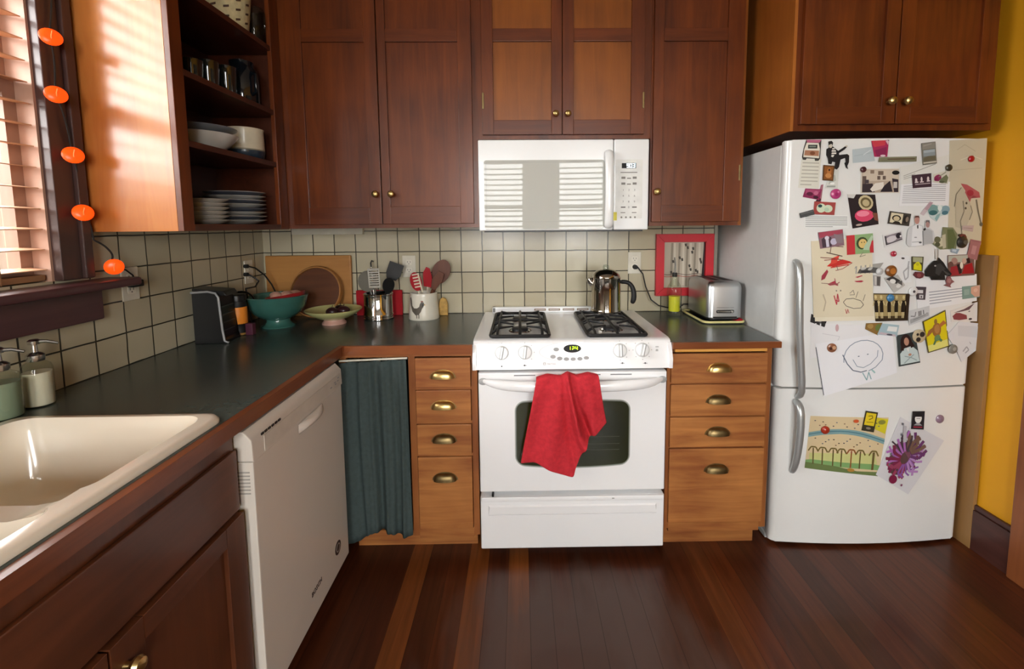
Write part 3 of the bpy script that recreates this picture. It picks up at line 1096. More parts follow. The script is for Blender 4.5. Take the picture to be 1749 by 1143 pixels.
pu = -pd        # up along the panel
for px, py, tw in ((857, 603, .18), (896.5, 602, .12), (1058.7, 598.8, 0.0), (1097, 597.8, .25)):
    c = onp(px, py)
    mb = MB()
    mb.lathe([(.0, 0), (.0295, 0), (.0295, .001), (.0, .001)], c, pm('c9cbcb', .4, var=0), pnrm, 28)
    mb.lathe([(.027, .001), (.0265, .006), (.023, .0095), (0, .0105)], c, M_RANGE, pnrm, 28)
    R = Matrix.Translation(c) @ Matrix((tuple(Vector((1, 0, 0))), tuple(-pnrm), tuple(pu))).transposed().to_4x4() @ Matrix.Rotation(tw, 4, 'Y')
    mb.box(-.0075, .0075, -.024, -.004, -.0262, .0262, M_RANGE, .005, 3, mtx=R)
    mb.box(.004, .0068, -.0245, -.023, -.024, .024, M_GREY, 0, mtx=R)
    kb = mb.build('knob', pn)
    mb = MB()
    for a in range(0, 360, 45):
        q = c + (Vector((1, 0, 0)) * math.cos(math.radians(a)) + pu * math.sin(math.radians(a))) * .0375
        mb.lathe([(0, 0), (.0017, 0), (.0017, .0006), (0, .0006)], q, pm('9a9a98', .5, var=0), pnrm, 8)
    mb.build('dial_mark', pn)


def ell(mb, px, py, rx, rz, m, off=.0004, n=28, th=.0012, p=1.0):
    c = onp(px, py)
    pts = []
    for k in range(n):
        a = 2 * PI * k / n
        sg = lambda v: math.copysign(abs(v) ** p, v)
        pts.append(c + Vector((1, 0, 0)) * rx * sg(math.cos(a)) + pu * rz * sg(math.sin(a)) + pnrm * off)
    mb.prism(pts, pnrm * th, m)


mb = MB(); ell(mb, 978, 601, .134, .0395, pm('c2c4c4', .4, var=0), -.0006, 40, .0012); ell(mb, 978, 601, .1325, .0382, M_RANGE, 0, 40, .0010); cl = mb.build('clock_panel', pn)
mb = MB(); ell(mb, 977.5, 595.5, .0355, .0165, M_DARK, .001); ds = mb.build('clock_display', cl)
mb = MB()
MG = pm('d6ff2a', .5, emit=1.6, var=0)
c = onp(977.5, 595.5, .0027)
for ch, dx in (('1', -.0165), ('2', -.001), ('4', .0125)):
    n0 = len(mb.bm.verts)
    seg7(mb, ch, c.x + dx, c.y, c.z - .0085, .009, .017, MG)
mb.build('figures', ds)
mb = MB()
for px, py in ((950, 597), (944.5, 609.5), (956, 612.5), (967.5, 613.5), (979, 613.5), (990.5, 613), (1001.5, 611.5)): ell(mb, px, py, .0112, .0075, pm('9c9e9e', .5, var=0), .001, 18, .0008)
ell(mb, 1012.5, 608.3, .0122, .0083, pm('b5b7b7', .5, var=0), .0008, 18, .0006); ell(mb, 1012.5, 608.3, .0112, .0073, M_RANGE, .001, 18, .0008)
for px, py in ((999, 594), (999, 599), (1011, 597)): ell(mb, px, py, .0065, .0012, pm('b9bbbb', .5, var=0), .0008, 8, .0006)
mb.build('button', cl)
mb = MB()
c = onp(942, 622, .0003); mb.text('MAYTAG', c, .006, pm('8c8c8c', .5, var=0), (1, 0, 0), pu, .0004)
c = onp(930, 621.5); mb.box(c.x - .005, c.x + .005, c.y - .0012, c.y, c.z - .0045, c.z + .0045, pm('8c8c8c', .5, var=0)); mb.box(c.x - .0035, c.x + .0035, c.y - .0015, c.y, c.z - .003, c.z + .003, M_RANGE)
for px, py in ((857, 626), (896, 624.5), (1063, 620.5), (1102, 620.5)):
    c = onp(px, py); mb.box(c.x - .009, c.x + .009, c.y - .001, c.y, c.z - .0008, c.z + .0008, pm('8c8c8c', .5, var=0)); mb.box(c.x - .003, c.x + .003, c.y - .001, c.y, c.z - .0025, c.z + .0035, pm('555555', .5, var=0))
c = onp(1122, 599)
mb.prism([(c.x + a, c.y - .0006, c.z + b) for a, b in rrect(-.005, .005, -.012, .007, .004, 3)], (0, .001, 0), pm('b5b7b7', .5, var=0)); mb.box(c.x - .006, c.x + .006, c.y - .002, c.y, c.z + .014, c.z + .018, pm('b5b7b7', .5, var=0))
mb.build('panel_lettering', pn)
# oven door
mb = MB(); mb.box(-.378, .378, YR0, -.61, .299, .802, M_RANGE, .006, 3)
mb.box(-.376, .376, YR0 - .006, YR0 + .01, .762, .801, M_RANGE, .004)
od = mb.build('oven_door', t)
mb = MB()
for a, b in ((-.235, -.15), (-.06, .02), (.03, .11), (.15, .235)): mb.box(a, b, YR0 - .0068, YR0 - .005, .7885, .7925, pm('77787a', .5)); 
mb.build('vent_slot', od)
M_OVW = pm('24270f', .12, coat=.15, var=.35, scale=3, spec=.35)
mb = MB()


def bowed(x0, x1, z0, z1, bow, r, n=8):
    pts = rrect(x0, x1, z0, z1, r, 6)
    out = []
    xm, zm, hx_, hz = (x0 + x1) / 2, (z0 + z1) / 2, (x1 - x0) / 2, (z1 - z0) / 2
    dense = []
    for k in range(len(pts)):
        a, b = pts[k], pts[(k + 1) % len(pts)]
        m_ = max(1, int(math.dist(a, b) / .03))
        dense += [(a[0] + (b[0] - a[0]) * q / m_, a[1] + (b[1] - a[1]) * q / m_) for q in range(m_)]
    for x, z in dense:
        out.append((x, z - bow * (1 - ((x - xm) / hx_) ** 2) if z < zm else z + bow * .5 * (1 - ((x - xm) / hx_) ** 2)))
    return out


for k, (g, c) in enumerate(((.010, 'b9bdb8'), (.0075, '8f948c'), (.005, '60655a'), (.0025, '363a2e'))):
    mb.prism([(x, YR0 - .0006 - k * .0002, z) for x, z in bowed(-.228 - g + .004, .228 + g - .004, .418 - g + .004, .676 + g - .004, .014, .03 + g)], (0, .003, 0), pm(c, .15, coat=.1, var=0))
mb.prism([(x, YR0 - .0016, z) for x, z in bowed(-.226, .226, .420, .674, .014, .028)], (0, .003, 0), M_OVW)
ow = mb.build('window', od)
mb = MB()
for z in (.53, .50, .475): mb.box(-.19, .19, YR0 - .002, YR0 - .0012, z, z + .0018, pm('4a4b40', .3, var=0))
mb.build('oven_rack', ow)
mb = MB()
hp = []
for k in range(17):
    s = -1 + 2 * k / 16
    e = max(0, 1 - abs(s) ** 6)
    hp.append((s * .366, YR0 - .004 - .052 * e ** .8 * (1 - .15 * s * s), .768 - .010 * (1 - s * s) + .004 * abs(s) ** 8))
mb.tube(hp, [.006 + .013 * max(0, 1 - abs(-1 + 2 * k / 16) ** 8) for k in range(17)], M_RANGE, 16, flat=(.85, 1.15))
subsurf(mb.build('handle', od))
mb = MB()
for s in (-1, 1): mb.ball((s * .358, YR0 - .008, .768), .014, pm('a9abac', .3), sc=(1.3, .4, 1))
mb.build('handle_mount', od)
mb = MB(); mb.box(-.378, .378, YR0 - .001, -.61, .052, .281, M_RANGE, .006, 3)
mb.box(-.374, .374, YR0 - .010, YR0 + .004, .262, .281, M_RANGE, .004)
sd = mb.build('storage_drawer', t)
mb = MB()
rows = []
for q, (y, z) in enumerate(((YR0 - .0015, .243), (YR0 - .007, .238), (YR0 - .006, .205), (YR0 - .001, .2))):
    rows.append([Vector(((-1 + 2 * k / 12) * (.345 if q == 0 else .34 if q == 1 else .345), y, z)) for k in range(13)])
mb.sheet(rows, M_RANGE); mb.face([rows[0][0], rows[1][0], rows[2][0], rows[3][0]], M_RANGE); mb.face([r[-1] for r in rows[::-1]], M_RANGE)
mb.build('finger_pull', sd)
mb = MB(); mb.box(-.33, -.322, YR0 - .005, YR0 + .02, .281, .299, M_BLACK, .001); mb.box(.16, .17, YR0 - .0105, YR0 - .009, .27, .274, M_GREY); mb.build('hinge', t)


def grate(x0, x1, y0, y1, burners):
    mb = MB()
    z, r = .947, .0056
    b = .0058
    fl = (1, 1)
    def bar(p, q, rr=b): mb.tube([p, q], rr, M_IRON, 6)
    c = [(x0, y0), (x1, y0), (x1, y1), (x0, y1)]
    mb.tube([(x, y, .936) for x, y in rrect(x0, x1, y0, y1, .018, 3)], .0078, M_IRON, 6, closed=True)
    for x in (x0 + .028, x1 - .028): mb.tube([(x, y0, .938), (x, y0 + .02, .949), (x, (y0 + y1) / 2, .949), (x, y1 - .02, .949), (x, y1, .938)], .0058, M_IRON, 6)
    xm = (x0 + x1) / 2
    ym = (y0 + y1) / 2
    mb.tube([(x0, ym, .938), (x0 + .028, ym, .95), (xm, ym + .0, .953), (x1 - .028, ym, .95), (x1, ym, .938)], .0062, M_IRON, 6)
    mb.tube([(xm, y0, .938), (xm, y0 + .02, .95), (xm, ym, .953), (xm, y1 - .02, .95), (xm, y1, .938)], .0062, M_IRON, 6)
    for by in burners:
        for sx, sy in ((-1, -1), (1, -1), (1, 1), (-1, 1)):
            mb.tube([(xm + sx * (x1 - x0) * .48, by + sy * .075, .938), (xm + sx * .085, by + sy * .06, .954), (xm + sx * .03, by + sy * .022, .951)], [.0055, .0058, .004], M_IRON, 6)
    for x in (x0 + .01, x1 - .01):
        for y in (y0 + .01, y1 - .01): mb.ball((x, y, .933), .008, M_IRON, 8, 6)
    return mb.build('grate', t)


M_CAP = pm('27272a', .45, var=.1)
for x0, x1, bs in ((-.330, -.090, (-.245, -.468)), (.070, .310, (-.245, -.468))):
    grate(x0, x1, -.606, -.122, bs)
    for by in bs:
        mb = MB(); mb.lathe([(.05, .9268), (.046, .931), (.036, .932), (.036, .9385), (.031, .9415), (0, .942)], ((x0 + x1) / 2, by, 0), [M_STEEL, M_STEEL, M_CAP, M_CAP, M_CAP], seg=24); mb.build('burner', t)

# ------------------------------------------------------------------ percolator on the right back burner
kx, ky, kz = .212, -.215, .956
t = thing('coffee_percolator', 'shiny steel stovetop coffee percolator on the right rear burner', 'coffee pot', (kx, ky, kz))
M_POT = pm('bdb7ae', .09, metal=1, var=.04)
mb = MB(); mb.lathe([(.062, 0), (.0735, .003), (.0755, .010), (.0735, .016), (.0725, .022), (.0715, .10), (.0705, .166), (.0725, .170), (.0725, .174), (.066, .177), (.05, .177)], (kx, ky, kz), M_POT, seg=40); pb = mb.build('body', t)
mb = MB(); mb.lathe([(.069, .175), (.068, .182), (.060, .194), (.044, .207), (.026, .212), (.022, .213), (0, .213)], (kx, ky, kz), M_POT, seg=36); mb.build('lid', t)
mb = MB(); mb.lathe([(.013, .212), (.016, .216), (.015, .228), (.012, .234), (0, .236)], (kx, ky, kz), glass('knob', 'e9efec', 1.6), seg=18); mb.build('glass_knob', t)
mb = MB(); mb.tube([(kx - .068, ky - .005, kz + .145), (kx - .078, ky - .006, kz + .152), (kx - .088, ky - .008, kz + .168)], [.02, .016, .011], M_POT, 10); mb.build('spout', t)
mb = MB()
mb.tube([(kx + .066, ky - .015, kz + .150), (kx + .085, ky - .022, kz + .153), (kx + .105, ky - .03, kz + .150), (kx + .122, ky - .036, kz + .132), (kx + .130, ky - .04, kz + .10), (kx + .129, ky - .04, kz + .066), (kx + .119, ky - .037, kz + .046)], [.011, .011, .0115, .012, .0135, .0145, .011], M_RUB, 10)
subsurf(mb.build('handle', t))

# ------------------------------------------------------------------ fridge
FX0, FX1, FY = .862, 1.674, -.585
FXC, FHW = (FX0 + FX1) / 2, (FX1 - FX0) / 2
FZS = .700


def fy(x, off=0):
    s = min(1, abs((x - FXC) / FHW))
    return FY - .026 * (1 - s * s) - off


t = thing('refrigerator', 'white bottom-freezer refrigerator covered with photos and magnets', 'refrigerator', (FXC, -.25, 0))
M_FR = pm('e7e8e6', .25, coat=.3, var=.012, scale=4)
M_FRS = pm('d9dad8', .32, coat=.1, var=.02, scale=30)
mb = MB(); mb.box(FX0 + .004, FX1 - .004, -.540, .15, .03, 1.705, M_FRS, .006, 3); mb.box(FX0 + .02, FX1 - .02, -.53, .12, 0, .03, M_DARK); mb.build('body', t)
mb = MB(); mb.box(FX0 - .001, FX0 + .03, -.55, .12, .006, .028, M_FRS, .002); mb.build('base_rail', t)


def fdoor(z0, z1):
    mb = MB()
    out = [(FX0 + .002, -.548), (FX0, -.553)]
    for k in range(6):
        a = PI + PI / 2 * k / 5
        out.append((FX0 + .022 + .022 * math.cos(a), FY + .018 + .022 * math.sin(a)))
    for k in range(1, 24): 
        x = FX0 + .022 + (FX1 - FX0 - .044) * k / 24
        out.append((x, fy(x)))
    for k in range(6):
        a = 3 * PI / 2 + PI / 2 * k / 5
        out.append((FX1 - .022 + .022 * math.cos(a), FY + .018 + .022 * math.sin(a)))
    out += [(FX1, -.553), (FX1 - .002, -.548)]
    mb.prism([(x, y, z0) for x, y in out], (0, 0, z1 - z0), M_FR, bev=.006)
    return mb.build('door', t, smooth=30)


d_up = fdoor(FZS + .004, 1.716)
d_lo = fdoor(.016, FZS - .004)
M_HAN = pm('b4b8b8', .3, metal=.6, var=.03)
for dd, pa, pb in ((d_up, (1374, 446), (1376, 688)), (d_lo, (1373, 693), (1362, 820))):
    a, b = at(*pa, 'y', -.655), at(*pb, 'y', -.655)
    mb = MB()
    xx = a.x
    ys = fy(xx)
    if dd is d_up:
        pts = [(a.x, ys + .002, a.z), (a.x, ys - .03, a.z - .012), (a.x, ys - .045, a.z - .05), (a.x, ys - .05, (a.z + b.z) / 2), (b.x, ys - .045, b.z + .05), (b.x, ys - .03, b.z + .012), (b.x, ys + .002, b.z)]
        mb.tube(pts, [.014, .0145, .0145, .0145, .0145, .0145, .014], M_HAN, 12, flat=(1, .8))
    else:
        pts = [(a.x, ys + .002, a.z), (a.x, ys - .03, a.z - .006), (a.x, ys - .05, a.z - .03), (a.x, ys - .048, (a.z + b.z) / 2), (a.x - .001, ys - .03, b.z + .05), (a.x, ys - .01, b.z + .01), (a.x, ys + .003, b.z)]
        mb.tube(pts, [.016, .0165, .016, .0155, .0145, .0135, .013], M_HAN, 12, flat=(1, .8))
    subsurf(mb.build('handle', dd))

mb = MB(); mb.box(XR - .022, XR - .005, -.632, -.12, .0, 1.25, W_BOARD, .002)
tag(mb.build('wooden_board'), 'tall tan wooden board standing between the fridge and the yellow wall', 'board')

# ------------------------------------------------------------------ towel on the oven handle
M_TOW = pm('c2323b', .92, var=.14, scale=60, bump=.6, spec=.15)
mb = MB()
YT = -.730
top = [(916, 646), (935, 640), (958, 643), (970, 636), (985, 642), (1005, 637), (1022, 641)]
bot = [(889, 797), (915, 794), (938, 806), (958, 815), (981, 821), (990, 790), (1004, 756), (1020, 744), (1038, 726)]


def lerp_list(L, u):
    k = u * (len(L) - 1)
    i = min(int(k), len(L) - 2)
    f = k - i
    return L[i][0] + (L[i + 1][0] - L[i][0]) * f, L[i][1] + (L[i + 1][1] - L[i][1]) * f


NC, NR = 44, 30
rows = []
def fold(u, v):
    s = 0
    for c0, c1, w, a in ((.47, .80, .034, .046), (.56, .88, .03, -.034), (.22, .30, .09, .010), (.85, .8, .08, .014), (.38, .60, .05, -.016)):
        c = c0 + (c1 - c0) * v * .75
        s += a * math.exp(-((u - c) / w) ** 2) * (.35 + .65 * min(1, v * 2.2))
    s += .004 * math.sin(u * 19 + v * 4)
    return max(s, -.003 - .05 * max(0, v - .22))
for k in range(6):                      # behind the bar and over it
    f = k / 6
    row = []
    for j in range(NC + 1):
        u = j / NC
        tx, ty = lerp_list(top, u)
        p = at(tx, ty, 'y', YT)
        a = PI * f
        row.append(Vector((p.x, -.692 + .030 * math.cos(PI * f) - .0, p.z - .035 + .035 * math.sin(a * .5) - (.10 * (1 - f * 2) if f < .5 else 0))))
    rows.append(row)
for i in range(NR + 1):
    v = i / NR
    row = []
    for j in range(NC + 1):
        u = j / NC
        tx, ty = lerp_list(top, u)
        bx, by = lerp_list(bot, u)
        w = v ** .85
        if u > .9: tx += 0
        px, py = tx + (bx - tx) * (v ** (1.0 + .35 * max(0, u - .6))), ty + (by - ty) * v
        p = at(px, py, 'y', YT)
        row.append(Vector((p.x, YT - fold(u, v) + .03 * min(1, max(0, v - .18) * 1.8) - .012, p.z)))
    rows.append(row)
mb.sheet(rows, M_TOW)
o = mb.build('dish_towel', fix=False, smooth=180)
tag(o, 'crumpled red dish towel hanging over the oven door handle', 'towel')
solidify(o, .004, 0); subsurf(o)

# ------------------------------------------------------------------ curtain
M_CUR = pm('414c4b', .9, var=.10, scale=70, bump=.3, spec=.1)
mb = MB()
rows = []
NCu = 72
for i in range(25):
    v = i / 24
    row = []
    for j in range(NCu + 1):
        u = j / NCu
        x = -.926 + (.264 + .006 * v) * u
        zt = .849 + .010 * u
        zb = .128 if u > .34 else .128 - .03 * (1 - u / .34) ** .7
        zb -= .012 * math.sin(u * 9)
        uu = u + .03 * math.sin(v * 3 + u * 5) * v
        ph = uu * 2 * PI * 3.4
        s = math.sin(ph) + .45 * math.sin(2 * ph + 1) + .22 * math.sin(3.3 * ph + v)
        s = (abs(s) ** .75) * math.copysign(1, s)
        y = -.657 - .0105 * s * (.55 + .45 * v) - .004 * math.sin(u * 31)
        row.append(Vector((x, y, zt + (zb - zt) * v)))
    rows.append(row)
mb.sheet(rows, M_CUR)
o = mb.build('cabinet_curtain', fix=False, smooth=180)
tag(o, 'pleated dark green cloth curtain closing the corner cabinet', 'curtain')
solidify(o, .002, 0)
mb = MB(); mb.tube([(-.93, -.646, .853), (-.66, -.646, .862)], .004, pm('ddd8c8', .5), 8)
tag(mb.build('curtain_rod'), 'thin cream rod holding up the green cabinet curtain', 'curtain rod')

# ------------------------------------------------------------------ string lights by the window
t = thing('string_lights', 'string of five glowing orange disc lights hanging down the window casing', 'string lights', at(195, 455, 'x', -1.50))
bp_ = [at(86, 66, 'x', -1.515), at(95, 164, 'x', -1.515), at(124, 267, 'x', -1.515), at(141, 365, 'x', -1.515), at(195, 455, 'x', -1.50)]
mb = MB()
pts = [at(84, -60, 'x', -1.528)] + [p + Vector((-.012, .012, .02)) for p in bp_[:4]] + [at(160, 410, 'x', -1.525), bp_[4] + Vector((-.01, .0, .05)), bp_[4] + Vector((-.005, .0, .02))]
pp = []
for i in range(len(pts) - 1):
    for k in range(5):
        f = k / 5
        pp.append(pts[i].lerp(pts[i + 1], f) + Vector((0, .006 * math.sin(PI * f), 0)))
pp.append(pts[-1])
mb.tube(pp, .0028, pm('23201e', .6), 6); mb.build('cord', t)
M_ORG = pm('ff4a0c', .3, emit=.9, var=.1, scale=60)
for k, p in enumerate(bp_):
    d = (CAM - p).normalized()
    ax = Vector((.75, -.6, .25)).normalized() if k < 4 else Vector((.6, -.7, -.1)).normalized()
    mb = MB(); mb.lathe([(0, 0), (.016, .001), (.0235, .006), (.025, .010), (.022, .014), (.012, .018), (0, .019)], p, M_ORG, ax, 22)
    mb.tube([p + ax * .019 - Vector((0, 0, .012)), p + ax * .021, p + ax * .019 + Vector((.004, 0, .012))], .0016, pm('ff9a50', .3, var=0), 6)
    b = mb.build('bulb', t)
    mb = MB(); mb.lathe([(.010, -.012), (.012, 0), (.0, 0)], p, pm('23201e', .6), ax, 10); mb.build('socket', b)


# ------------------------------------------------------------------ outlets
def outlet(px0, px1, py0, py1, ax, v, label, n=(0, -1, 0), plugs=()):
    a, b = at(px0, py0, ax, v), at(px1, py1, ax, v)
    c = (a + b) / 2
    t = thing('wall_outlet', label, 'outlet', c)
    R = Matrix.Translation(c) @ (Matrix.Identity(4) if ax == 'y' else Matrix.Rotation(PI / 2, 4, 'Z'))
    mb = MB(); mb.box(-.035, .035, -.006, 0, -.058, .058, pm('d9d4c4', .4), .003, mtx=R); mb.build('cover_plate', t)
    for dz in (.021, -.021):
        mb = MB(); mb.prism([R @ Vector((x, -.0062, z + dz)) for x, z in rrect(-.016, .016, -.014, .014, .006, 3)], R.to_3x3() @ Vector((0, -.0015, 0)), pm('e4dfd0', .4))
        s = mb.build('socket', t)
        mb = MB()
        mb.box(-.008, -.006, -.0082, -.0075, dz - .001, dz + .008, M_DARK, mtx=R); mb.box(.006, .008, -.0082, -.0075, dz - .001, dz + .007, M_DARK, mtx=R); mb.box(-.002, .002, -.0082, -.0075, dz - .009, dz - .005, M_DARK, mtx=R)
        mb.build('slot', s)
    return c, R


cR, RR_ = outlet(1072, 1095, 431, 467, 'y', 0, 'wall outlet with a black plug right of the percolator')
outlet(687, 711, 437, 473, 'y', 0, 'wall outlet on the back tiles behind the rooster crock')
cL, RL_ = outlet(413, 434, 446, 482, 'x', XL, 'wall outlet with two black cords near the back left corner')
cS, RS_ = outlet(193, 246, 460, 508, 'x', XL, 'wall outlet at the end of the window sill under the string lights')
p = at(232, 484, 'x', XL + .02)
mb = MB(); mb.box(XL + .008, XL + .034, p.y - .024, p.y + .02, p.z - .012, p.z + .012, M_RUB, .004)
mb.tube([p + Vector((0, .0, .01)), p + Vector((.0, -.01, .03)), p + Vector((-.005, -.03, .05)), p + Vector((-.008, -.06, .06))], .0025, M_RUB, 6)
tag(mb.build('plug', loc=p), 'dark brown plug in the outlet beside the window sill', 'plug')

# two cords from the corner outlet
for k, (pl, lab) in enumerate(((((424, 455), (436, 458), (452, 470), (464, 486), (471, 500)), 'upper of two black cords plugged in near the back left corner'), (((424, 469), (434, 474), (442, 480), (436, 490), (420, 493)), 'lower of two black cords plugged in near the back left corner'))):
    mb = MB()
    X = [XL + .03, XL + .05, XL + .07, XL + .085, XL + .09]
    P = [at(q[0], q[1], 'x', x) for q, x in zip(pl, X)]
    if k == 1: P[-1] = P[-1] + Vector((0, .0, 0))
    mb.tube([P[0] + Vector((-.02, 0, 0)), P[0]], .009, M_RUB, 8)
    mb.tube(P, .0038, M_RUB, 8)
    P2 = [P[-1] + Vector((0, .0, 0)), P[-1] + Vector((.0, .02, -.10)), P[-1] + Vector((.0, .03, -.145 if k == 0 else -.13))]
    P2[-1].z = .92
    mb.tube(P2, .0038, M_RUB, 8)
    tag(mb.build('power_cord', loc=P[0]), lab, 'cord', 'black cords in the corner')

# ------------------------------------------------------------------ back left corner
ZC = .915
t = thing('coffee_maker', 'black single-cup coffee maker with a silver edge beside the window-side tiles', 'coffee maker', (-1.475, -.555, ZC))
R = Matrix.Translation((-1.470, -.535, ZC)) @ Matrix.Rotation(.10, 4, 'Z') @ Matrix.Diagonal((.84, .8, .95, 1))
mb = MB()
mb.prism([R @ Vector((x, -.075, z)) for x, z in ((-.075, .0), (.065, .0), (.065, .012), (.052, .02), (.042, .205), (.03, .222), (-.075, .222))], R.to_3x3() @ Vector((0, .15, 0)), M_BLACK, bev=.004); mb.build('body', t)
mb = MB()
mb.tube([R @ Vector((x, -.077, z)) for x, z in ((-.075, .222), (.0, .226), (.034, .218), (.046, .20), (.055, .06), (.062, .012), (.08, .004))], .0045, M_GREY, 8); mb.build('silver_trim', t)
mb = MB(); mb.prism([R @ Vector((x, -.06, z)) for x, z in ((-.08, .226), (-.08, .238), (.06, .225), (.075, .205), (.06, .205))], R.to_3x3() @ Vector((0, .12, 0)), M_BLACK, bev=.004); mb.build('lid', t)
mb = MB()
for k in range(4): mb.box(.046, .052, -.055, .055, .05 + k * .035, .054 + k * .035, pm('3c3c3c', .4), mtx=R)
mb.build('front_trim', t)

mb = MB()
jc = (-1.448, -.435, ZC)
mb.lathe([(.030, 0), (.036, .004), (.036, .012), (.034, .02), (.034, .05), (.0355, .052), (.0355, .125), (.034, .127), (.032, .15), (.034, .152), (.034, .176), (.028, .18), (0, .18)], jc, [pm('8a6a34', .4), pm('8a6a34', .4), M_DARK, M_DARK, M_DARK, pm('e0862a', .5), M_DARK, M_DARK, M_BLACK, M_BLACK, M_BLACK, M_BLACK], seg=26)
tag(mb.build('jar'), 'dark jar with an orange label between the coffee maker and the green bowl', 'jar')
mb = MB(); mb.box(-1.412, -1.380, -.452, -.425, ZC, ZC + .052, pm('4e1f33', .5), .004)
tag(mb.build('small_box'), 'small maroon box on the counter at the foot of the green bowl', 'box')

t = thing('footed_bowl', 'large teal green pottery bowl on a foot in the counter corner', 'bowl', (-1.355, -.265, ZC))
M_TEAL = pm('3a685f', .22, coat=.5, var=.1, scale=12)
bc = (-1.365, -.265, ZC)
mb = MB(); mb.lathe([(.074, 0), (.076, .006), (.060, .014), (.052, .026), (.052, .036), (.073, .046), (.103, .068), (.123, .098), (.132, .135), (.136, .146), (.132, .150), (.126, .146), (.118, .105), (.10, .07), (.06, .054), (0, .052)], bc, M_TEAL, seg=40); mb.build('bowl_body', t)
ORG_ = bc
mb = MB(); tl = Matrix.Translation((bc[0] + .045, bc[1] + .0, bc[2] + .118)) @ Matrix.Rotation(-.16, 4, 'Y')
ms = pm('8e1f22', .3, coat=.3)
prof = [(.03, -.03), (.06, -.02), (.083, .012), (.088, .034), (.085, .036), (.08, .016), (.055, -.012), (0, -.02)]
mb.lathe(prof, tl.translation, ms, tl.to_3x3() @ Vector((0, 0, 1)), 30)
tag(mb.build('small_bowl', loc=tl.translation), 'red bowl nested inside the teal footed bowl', 'bowl')
mb = MB()
rnd = random.Random(3)
for k in range(9):
    a = rnd.random() * 6.28; r = .055 * rnd.random() ** .5
    mb.ball((tl.translation.x + .0 + r * math.cos(a), tl.translation.y + r * math.sin(a) * .9, tl.translation.z + .026 - .16 * -r * math.cos(a) * 0 + .008 * rnd.random()), .024, pm('c99a86', .7, var=.25, scale=40), 10, 7, (1.2, 1, .7))
tag(mb.build('crumpled_napkin'), 'crumpled pale pink napkin in the red bowl', 'napkin')
# black strap handle arching over the bowl's left rim
mb = MB(); mb.tube(arc((-1.49, -.33, 1.045), .055, .1, PI - .1, 10, 'xz', .045), .005, M_BLACK, 8, flat=(1.6, .7))
tag(mb.build('pan_handle', loc=(-1.49, -.33, 1.045)), 'black curved handle at the left rim of the teal bowl', 'handle')

# boards against the back wall
mb = MB(); mb.box(-1.545, -1.098, -.030, -.009, ZC, 1.236, wood('maple_board', 'a4703a', 'b98446', 'x', .5, .05), .006)
tag(mb.build('cutting_board'), 'wide rectangular maple cutting board leaning on the corner tiles', 'cutting board')
t = thing('round_tray', 'round dark wooden tray with a pale rim leaning behind the yellow dish', 'tray', (-1.255, -.085, ZC))
TM = Matrix.Translation((-1.262, -.075, ZC + .134)) @ Matrix.Rotation(-.22, 4, 'X')
ay = TM.to_3x3() @ Vector((0, -1, 0))
mb = MB(); mb.lathe([(0, -.004), (.125, -.004), (.125, .003), (0, .003)], TM.translation, wood('walnut', '4c2b18', '653a20', 'x', .4, .1), ay, 40); mb.build('tray_base', t)
mb = MB(); mb.lathe([(.123, -.006), (.134, -.006), (.136, .010), (.130, .022), (.124, .022), (.123, -.006)], TM.translation, wood('rim_wood', '8f6030', 'a87540', 'x', .4, .1), ay, 40, caps=False); mb.build('tray_rim', t)

M_YD = pm('cbc98a', .25, coat=.4, var=.08, scale=10)
yc_ = (-1.118, -.222, ZC)
t = thing('footed_dish', 'shallow yellow-green dish on a pink foot in front of the round tray', 'dish', yc_)
mb = MB(); mb.lathe([(.056, 0), (.056, .006), (.047, .016), (.046, .024)], yc_, pm('c49a8c', .35, coat=.3), seg=32); mb.build('foot', t)
mb = MB(); mb.lathe([(.046, .022), (.075, .032), (.108, .050), (.130, .068), (.132, .072), (.128, .073), (.105, .058), (.07, .042), (0, .038)], yc_, M_YD, seg=40, caps=False); mb.build('dish_body', t)
for k, (dx, dy, dz, r, hx) in enumerate(((.0, -.02, .055, .026, '2a1216'), (.045, .005, .056, .027, '34161a'), (.015, .04, .056, .026, '1f0f12'))):
    mb = MB(); mb.ball((yc_[0] + dx, yc_[1] + dy, yc_[2] + dz + .006), r, pm(hx, .35, coat=.2), 16, 10, (1.15, 1, .85))
    mb.tube([(yc_[0] + dx, yc_[1] + dy, yc_[2] + dz + .026), (yc_[0] + dx + .004, yc_[1] + dy, yc_[2] + dz + .038)], .0018, pm('4a3320', .6), 6)
    tag(mb.build('plum'), ('dark plum nearest the front of the yellow-green dish', 'dark plum at the right of the yellow-green dish', 'dark plum at the back of the yellow-green dish')[k], 'fruit', 'plums in the dish')

# steel canister and its tools
cc = (-.932, -.118, ZC)
t = thing('utensil_canister', 'shiny steel canister with ribbed base full of cooking tools', 'utensil holder', cc)
pr = [(.068, 0), (.074, .003), (.074, .008), (.071, .011), (.074, .014), (.074, .019), (.071, .022), (.074, .025), (.074, .030), (.071, .034), (.071, .122), (.074, .125), (.074, .131), (.071, .134), (.066, .134), (.066, .01), (0, .008)]
mb = MB(); mb.lathe(pr, cc, M_CHROME, seg=40); mb.build('can', t)


def tool(name, label, cat, base, tip, hl, make, grip=None, r=.0045, mh=None):
    """kitchen tool standing in a holder: handle from base towards tip, head built by make(frame)"""
    b, q = Vector(base), Vector(tip)
    ax = (q - b).normalized()
    sx = Vector((1, 0, 0)); sx = (sx - ax * sx.dot(ax)).normalized()
    ny = ax.cross(sx)           # towards the back
    M = Matrix((sx, ny if ny.y > 0 else -ny, ax)).transposed().to_4x4()
    M.translation = q
    t = thing(name, label, cat, b)
    mb = MB(); mb.tube([b, q + ax * -.0], r, mh or M_STEEL, 8); mb.build('handle', t)
    mb = MB(); make(mb, M); mb.build('head', t)
    return t


